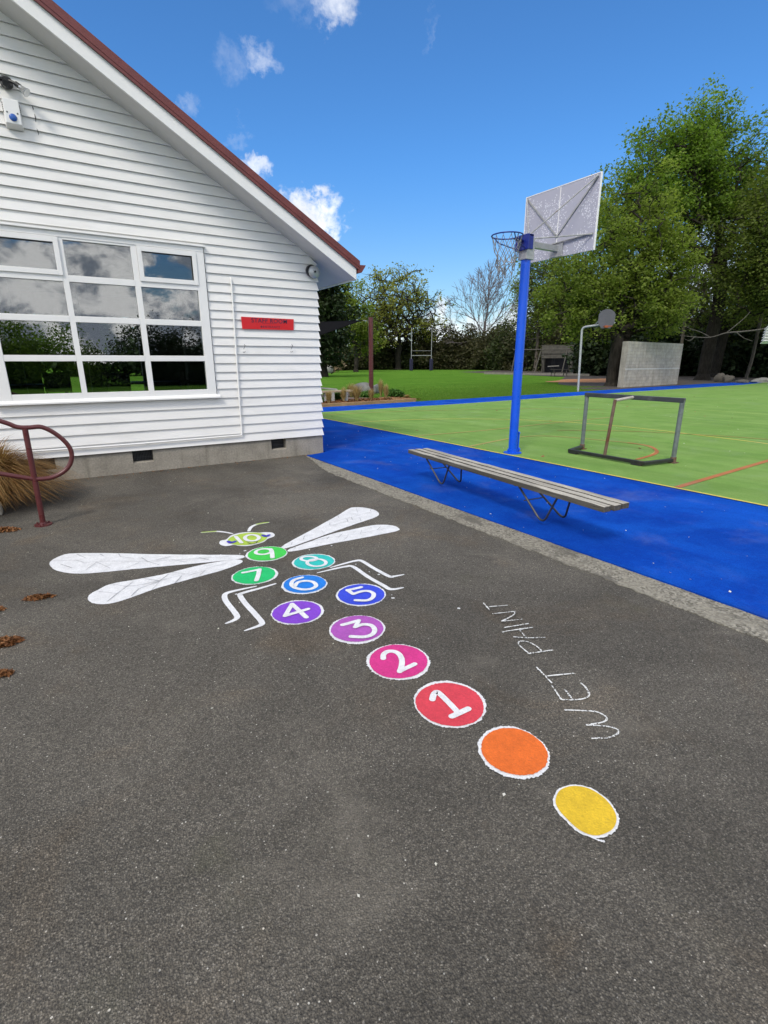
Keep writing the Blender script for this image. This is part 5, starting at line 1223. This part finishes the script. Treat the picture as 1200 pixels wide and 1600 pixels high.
# yellow-green tree left of it
make_tree('tree', 'yellow green bushy tree left of the round oak, half behind the maroon post', 'tree', gb(556, 96),
  [((0, 0, 9.5), (3.2, 3.6, 5.2), 2), ((2.0, 0, 6), (3.0, 3, 3.4), 1), ((-2.6, 0, 11.5), (2.6, 2.6, 4), 1)], trunk_line([(0, 0, 0), (.2, 0, 3), (0, 0, 7), (.2, 0, 11)], 4), 420, .4, LM2, BK2, 26, .30, .6, 1.2, 102, gt, tipr=.04, keep=.8, gap=.3, gapf=.8)
# dark conifer behind the roof
make_tree('conifer', 'tall dark evergreen rising behind the eave of the building', 'tree', gb(506, 62),
  [((0, 0, 9.6), (2.3, 2.4, 3.2), 1.2), ((0, 0, 6.5), (3.1, 3.1, 4.2), 2), ((.3, 0, 4), (3., 3, 3), 1)], trunk_line([(0, 0, 0), (0, 0, 5), (.1, 0, 9), (0, 0, 12)], 4), 420, .4, LM4, BK2, 42, .26, .5, 1., 103, gt, tipr=.03, keep=.75)
# bare tree
def fan_tree(name, label, base, h0, L0, depth, r0, m, seed, group):
    g = np.random.default_rng(seed); root = empty(name, label, 'tree', base, group=group); P0, P1, ra, rb = [], [], [], []
    def seg(p, q, a, b_): P0.append(p); P1.append(q); ra.append(a); rb.append(b_)
    def grow(p, d, L, r, k):
        n = 3; q = p
        for i in range(n):
            d = d+g.normal(size=3)*.07+np.array([0, 0, .035]); d /= np.linalg.norm(d); q2 = q+d*L/n; seg(q, q2, r*(1-.25*i/n), r*(1-.25*(i+1)/n)); q = q2
        if k == 0: return
        a = np.cross(d, g.normal(size=3)); a /= np.linalg.norm(a)
        for s_ in ((1, -1) if k > 2 or g.uniform() < .5 else (1, -1, .2)):
            an = g.uniform(.22, .50)*s_; grow(q, d*math.cos(an)+a*math.sin(an), L*g.uniform(.74, .93), max(r*.66, .035), k-1)
        if g.uniform() < .75:
            a2 = np.cross(d, g.normal(size=3)); a2 /= np.linalg.norm(a2); mid = q-d*L*.5; an = g.uniform(.5, .8); grow(mid, d*math.cos(an)+a2*math.sin(an), L*.62, max(r*.45, .035), max(k-2, 0))
    p = np.zeros(3); q = np.array([.2, 0, h0]); seg(p, q, r0*1.3, r0*.85); top = np.array([.3, 0, h0+4.5]); seg(q, top, r0*.85, r0*.55)
    for i in range(11):
        t_ = i/10; st = q+(top-q)*t_; az = i*2.4+g.uniform(-.3, .3); el_ = .25+1.1*t_; grow(st, np.array([math.cos(az)*math.cos(el_), math.sin(az)*math.cos(el_), math.sin(el_)]), L0*(1-.18*t_), r0*.36, depth)
    V, Fq = tubes_np(P0, P1, np.array(ra), np.array(rb), 4); np_mesh('trunk', V, Fq, m, root, smooth=True)
fan_tree('bare_tree', 'leafless tree with a fan of fine grey twigs against the sky', gb(752, 124), 5.6, 4.0, 5, .44, BK4, 104, gt)
# dark hedge and brush across the back, one plant at a time
g = np.random.default_rng(9)
HB = [(508, 118, 7.5, 4.2), (536, 120, 6.5, 4.4), (566, 126, 6.8, 4.5), (594, 128, 6, 4.6), (622, 130, 6.4, 4.6), (655, 130, 7.4, 4.8), (687, 128, 8, 5), (716, 128, 7.6, 5), (745, 126, 7.8, 5), (776, 120, 8, 5.2), (806, 112, 8.5, 5.4), (836, 106, 8, 5.2), (868, 100, 7.5, 5), (900, 92, 9, 4.8)]
adj = ['low dark', 'wide dark', 'dense dark', 'rounded dark', 'squat dark', 'brown dark', 'tall brushy', 'twiggy brown', 'thick brushy', 'tall ragged', 'tallest ragged', 'broad ragged', 'dark olive', 'shaded dark']
near_ = ['beside the building corner', 'left of the yellow green tree', 'behind the maroon post', 'under the left side of the oak', 'under the middle of the oak', 'directly behind the rugby goal', 'right of the rugby goal', 'left of the bare tree trunk', 'around the bare tree trunk', 'right of the bare tree', 'just left of the blue pole', 'behind the swing frame', 'behind the play shelter', 'right of the play shelter']
for i, (px, Y, h, r) in enumerate(HB):
    make_tree('hedge_shrub', f'{adj[i]} evergreen shrub of the far hedge, {near_[i]}', 'shrub', gb(px, Y), [((0, 0, h*.5), (r, r*.8, h*.52), 1), ((r*.4, 0, h*.35), (r*.8, r*.7, h*.36), .7), ((-r*.4, 0, h*.3), (r*.8, r*.7, h*.32), .7)], trunk_line([(0, 0, 0), (.1, 0, h*.3), (0, 0, h*.6)], 4),
      150, .22, (LMH, LM7)[i % 5 in (1, 3) or i in (6, 7, 8, 9)], (BK2, BK1)[i > 5], 34, .34, .8, 1.2, 200+i, 'shrubs of the far hedge', gap=.22, gapf=.8, tipr=.03, twigs=3 if i > 4 else 1, twig_len=1.8, twig_r=.03, inner=.5)
leafy(522, 572, 4.2, 2.6, 420, 'dry tan shrub under the dark trees left of the maroon post', 46, leafmat('tan_leaf', (.16, .11, .06), (.24, .17, .10), (.3, .24, .16), .2), .3, 'dry_shrub', 'shrub', -.03, None, 92)
# semi bare trees behind the pole
make_tree('budding_tree', 'half bare budding tree right of the blue pole', 'tree', gb(836, 96), [((0, 0, 13), (5., 4.6, 6.4), 2), ((2, 0, 9), (5, 4.4, 5), 1), ((-1, 0, 17), (3.2, 3.2, 3.6), .6)], trunk_line([(0, 0, 0), (.1, 0, 4), (0, 0, 8), (.3, 0, 14)], 4), 560, .32, LM2, BK1, 9, .27, .6, 1.3, 105, gt, tipr=.03, twigs=4, twig_len=1.5, twig_r=.025, keep=.35, inner=.05, jit=.08)
make_tree('budding_tree', 'half bare budding tree behind the play shelter', 'tree', gb(886, 94), [((0, 0, 12), (5.2, 5, 6.4), 2), ((2.4, 0, 8), (4.6, 4, 4.6), 1)], trunk_line([(0, 0, 0), (.1, 0, 4), (0, 0, 8), (.3, 0, 13)], 4), 560, .36, LM3, BK1, 16, .27, .6, 1.2, 106, gt, tipr=.03, twigs=3, twig_len=1.4, twig_r=.022, keep=.6, inner=.1)
# leafy tree behind the block wall
make_tree('leafy_tree', 'large yellow green tree with a stout trunk left of the block wall', 'tree', (31.6, 21.2, -.03),
  [((.4, 0, 8.4), (2.9, 2.8, 4.0), 2.0), ((-2.2, 1.2, 5.8), (2.4, 2.2, 3.0), 1.2), ((2.4, -1.2, 6), (2.3, 2.2, 3.0), 1.1), ((.2, -.2, 4.8), (3.8, 3, 2.0), 1), ((3.4, -1.4, 4.6), (1.5, 1.6, 1.6), .5), ((-2.8, 1.5, 4.2), (1.5, 1.5, 1.6), .5)],
  trunk_line([(0, 0, 0), (.05, .05, 1.6), (.15, 0, 3.2), (.1, .1, 5.5), (.4, 0, 8.5)], 4), 1000, .36, LM2, BK2, 50, .115, .30, .7, 107, gt, tipr=.013, zmin=2.9, inner=.08, gap=.42, gapf=1.2)
make_tree('leafy_tree', 'slimmer second trunk and crown close beside the stout yellow green tree', 'tree', (32.6, 21.4, -.03), [((.5, 0, 8.5), (2.2, 2.4, 4.2), 1), ((1.5, -.6, 5.2), (2.2, 2, 1.8), .6)], trunk_line([(0, 0, 0), (.15, .05, 2), (.4, 0, 4), (.4, 0, 8)], 4), 380, .26, LM2, BK2, 62, .115, .30, .7, 108, gt, tipr=.013, zmin=3.2, gap=.25, gapf=1.5)
# tall crown behind
make_tree('tall_tree', 'tallest fresh green tree with an open top above the block wall', 'tree', gb(1100, 46),
  [((c_[0]-2.7*c_[2]/20, c_[1]+1.7*c_[2]/20, c_[2]), r_, w_) for c_, r_, w_ in [((.4, 0, 15.8), (4.0, 3.8, 3.6), 1.4), ((-3.6, 1, 16.0), (3.2, 3.2, 3.2), 1.1), ((-6.4, 1.5, 12.9), (3.0, 3, 3.0), .9), ((-9.2, 2, 11.4), (1.5, 1.5, 2.6), .25), ((4.2, -1, 14.2), (3.6, 4, 3.2), 1.0), ((.6, 0, 12.4), (5, 4, 3.2), .8), ((.8, 0, 18.8), (1.6, 1.6, 2.0), .32), ((-1.6, 0, 17.4), (1.5, 1.6, 2.2), .3), ((3.4, 0, 15.6), (1.6, 1.6, 2), .2)]],
  trunk_line([(0, 0, 0), (.2, 0, 3), (.6, 0, 6.5), (.3, .4, 10), (-1., .9, 14), (-1.8, 1.2, 16.5)], 4), 1150, .5, LM6, BK2, 27, .15, .36, 1.0, 109, gt, tipr=.02, twigs=2, twig_len=1.7, twig_r=.016, shell=.8, keep=.75, inner=.05, gap=.42, gapf=.95)
make_tree('tall_tree', 'broad olive green tree filling the right edge of the photo', 'tree', gb(1218, 40),
  [((0, 0, 11.2), (4.6, 4.6, 4.0), 1.5), ((-3.2, 1.2, 9.8), (3., 3.2, 3.2), 1.0), ((2, -2, 9.2), (4.6, 4, 4), 1), ((-2.2, .8, 6.6), (3.4, 3, 2.2), .9)], trunk_line([(0, 0, 0), (-.2, 0, 3), (-.3, 0, 6), (0, 0, 10), (.2, 0, 13.5)], 4), 1000, .5, LM3, BK2, 34, .14, .36, .9, 110, gt, tipr=.018, twigs=1, twig_len=1.2, twig_r=.014, keep=.7, inner=.2, zmin=4.2, gap=.40, gapf=1.0)
make_tree('tall_tree', 'olive green tree close behind the right end of the block wall', 'tree', gb(1118, 54), [((0, 0, 7.6), (5.4, 5, 3.2), 1.5), ((2.8, 0, 6.6), (4.2, 4, 2.8), 1), ((-3.2, 0, 7), (4, 4, 2.8), 1)], trunk_line([(0, 0, 0), (.2, 0, 2.5), (.5, 0, 5), (.6, 0, 10)], 4), 560, .45, LM3, BK2, 30, .17, .45, 1., 111, gt, tipr=.02, keep=.8, zmin=3.6, gap=.3, gapf=.9)
make_tree('slender_tree', 'slender grey trunk in the shade right of the boulders', 'tree', gb(1168, 46), [((1, 0, 8.5), (2.8, 2.6, 3), 1)], trunk_line([(0, 0, 0), (.5, 0, 2), (.6, 0, 4.5), (1, 0, 8)], 4), 160, .13, LM3, BK1, 40, .15, .45, .9, 112, gt, tipr=.02, zmin=5)
make_tree('budding_tree', 'nearly bare grey twigged tree between the yellow green tree and the olive trees', 'tree', gb(1058, 47), [((0, 0, 10), (2.6, 2.6, 4.2), 1), ((0, 0, 7.5), (2.4, 2.4, 3), .6)], trunk_line([(0, 0, 0), (.1, 0, 3), (0, 0, 6), (.1, 0, 9)], 4), 420, .12, LM3, BK1, 4, .14, .4, .9, 113, gt, tipr=.014, twigs=4, twig_len=1., twig_r=.011, keep=.3, inner=0, jit=.07)
# drooping dead branch in front of the shade
b = MB()
P0 = [atY(1062, 524, 37.5), atY(1085, 526.5, 37), atY(1110, 527, 37), atY(1135, 520, 37), atY(1160, 518, 37.5), atY(1196, 513, 38.5), atY(1225, 500, 40)]
b.tube(smooth_path(P0, 4), np.linspace(.015, .065, len(smooth_path(P0, 4))), 6)
for q_ in ([(1135, 520), (1150, 508), (1163, 497), (1172, 487)], [(1110, 527), (1095, 519), (1075, 512), (1062, 503)], [(1150, 518.5), (1162, 528), (1176, 533)], [(1085, 526.5), (1078, 532), (1070, 530)]):
    P1 = [atY(*x, 37) for x in q_]; b.tube(smooth_path(P1, 3), np.linspace(.03, .012, len(smooth_path(P1, 3))), 5)
tag(b.build('dead_branch', BK3, smooth=60), 'pale bare branch hanging low before the dark trees at the right', 'branch')
# deep shade plants behind
DB = [(912, 96, 8, 5), (955, 66, 6.6, 4.4), (1000, 64, 7, 6), (1050, 66, 7, 6), (1100, 68, 7.4, 6), (1150, 62, 7, 6), (1205, 58, 7.5, 6), (1262, 54, 8, 6)]
nb = ['behind the notice board', 'behind the stout yellow green tree', 'behind the left half of the block wall', 'behind the right half of the block wall', 'behind the boulders', 'behind the slender grey trunk', 'behind the louvre screen', 'beyond the right edge of the court']
for i, (px, Y, h, r) in enumerate(DB):
    make_tree('evergreen_shrub', f'dark shaded evergreen under the big trees, {nb[i]}', 'shrub', gb(px, Y), [((0, 0, h*.5), (r, r*.8, h*.5), 1), ((r*.5, 0, h*.3), (r*.8, r*.7, h*.34), .8), ((-r*.5, 0, h*.3), (r*.8, r*.7, h*.34), .8), ((0, 0, h*.15), (r, r*.8, h*.2), .8)], trunk_line([(0, 0, 0), (.1, 0, h*.3), (0, 0, h*.6)], 4),
      260, .25, LM4, BK2, 48, .36, .7, 1.2, 300+i, 'dark evergreens under the big trees', tipr=.03, inner=.6)

# ------------------------------------------------------------------ behind the viewer (reflected in the windows) and beyond the building
b = MB(); b.sheet([(-60, -60), (40, -60), (40, -14.2), (-60, -14.2)], -.012); structure(b.build('lawn', GR), 'lawn behind the viewer')
for i, (u, v, h, r) in enumerate(((-1.5, -27, 4.0, 5), (7.5, -26, 3.8, 4.6))):
    make_tree('hedge_shrub', ('bright green hedge shrub reflected in the left window panes', 'dark hedge shrub reflected in the middle and right window panes')[i], 'shrub', (u, v, 0), [((0, 0, h*.5), (r, 2.4, h*.5), 1), ((0, 0, h*.2), (r, 2.4, h*.3), 1)], trunk_line([(0, 0, 0), (0, 0, h*.3), (0, 0, h*.6)], 4), 220, .2, (LM6, LM4)[i], BK2, 150, .12, .5, 1, 400+i, 'hedge reflected in the window', inner=.6)
make_tree('tree', 'bushy tree behind the viewer seen only as a reflection in the right window panes', 'tree', (17, -24, 0), [((0, 0, 5.5), (4.4, 4, 3), 1)], trunk_line([(0, 0, 0), (0, 0, 2), (0, 0, 5)], 4), 200, .25, LM3, BK2, 40, .3, .5, 1, 410)
make_tree('hedge_shrub', 'green hedge shrub beyond the far windows of the staff room', 'shrub', (-4, 78, 0), [((0, 0, 3.5), (26, 3, 4), 1)], trunk_line([(0, 0, 0), (0, 0, 1), (0, 0, 2)], 4), 420, .2, LM4, BK2, 60, .5, 1., 1, 420, inner=.6)
for i, (px, Y, h, r) in enumerate(((478, 112, 8, 5), (446, 106, 7.5, 5))):
    make_tree('hedge_shrub', ('dark evergreen shrub of the far hedge hidden behind the building corner', 'dark evergreen shrub at the hidden end of the far hedge behind the building')[i], 'shrub', gb(px, Y), [((0, 0, h*.5), (r, r*.8, h*.52), 1), ((r*.4, 0, h*.35), (r*.8, r*.7, h*.36), .7)], trunk_line([(0, 0, 0), (.1, 0, h*.3), (0, 0, h*.6)], 4),
      150, .22, LMH, BK2, 34, .34, .8, 1.2, 500+i, 'shrubs of the far hedge', gap=.22, gapf=.8, tipr=.03, twigs=1, twig_len=1.8, twig_r=.03, inner=.5)
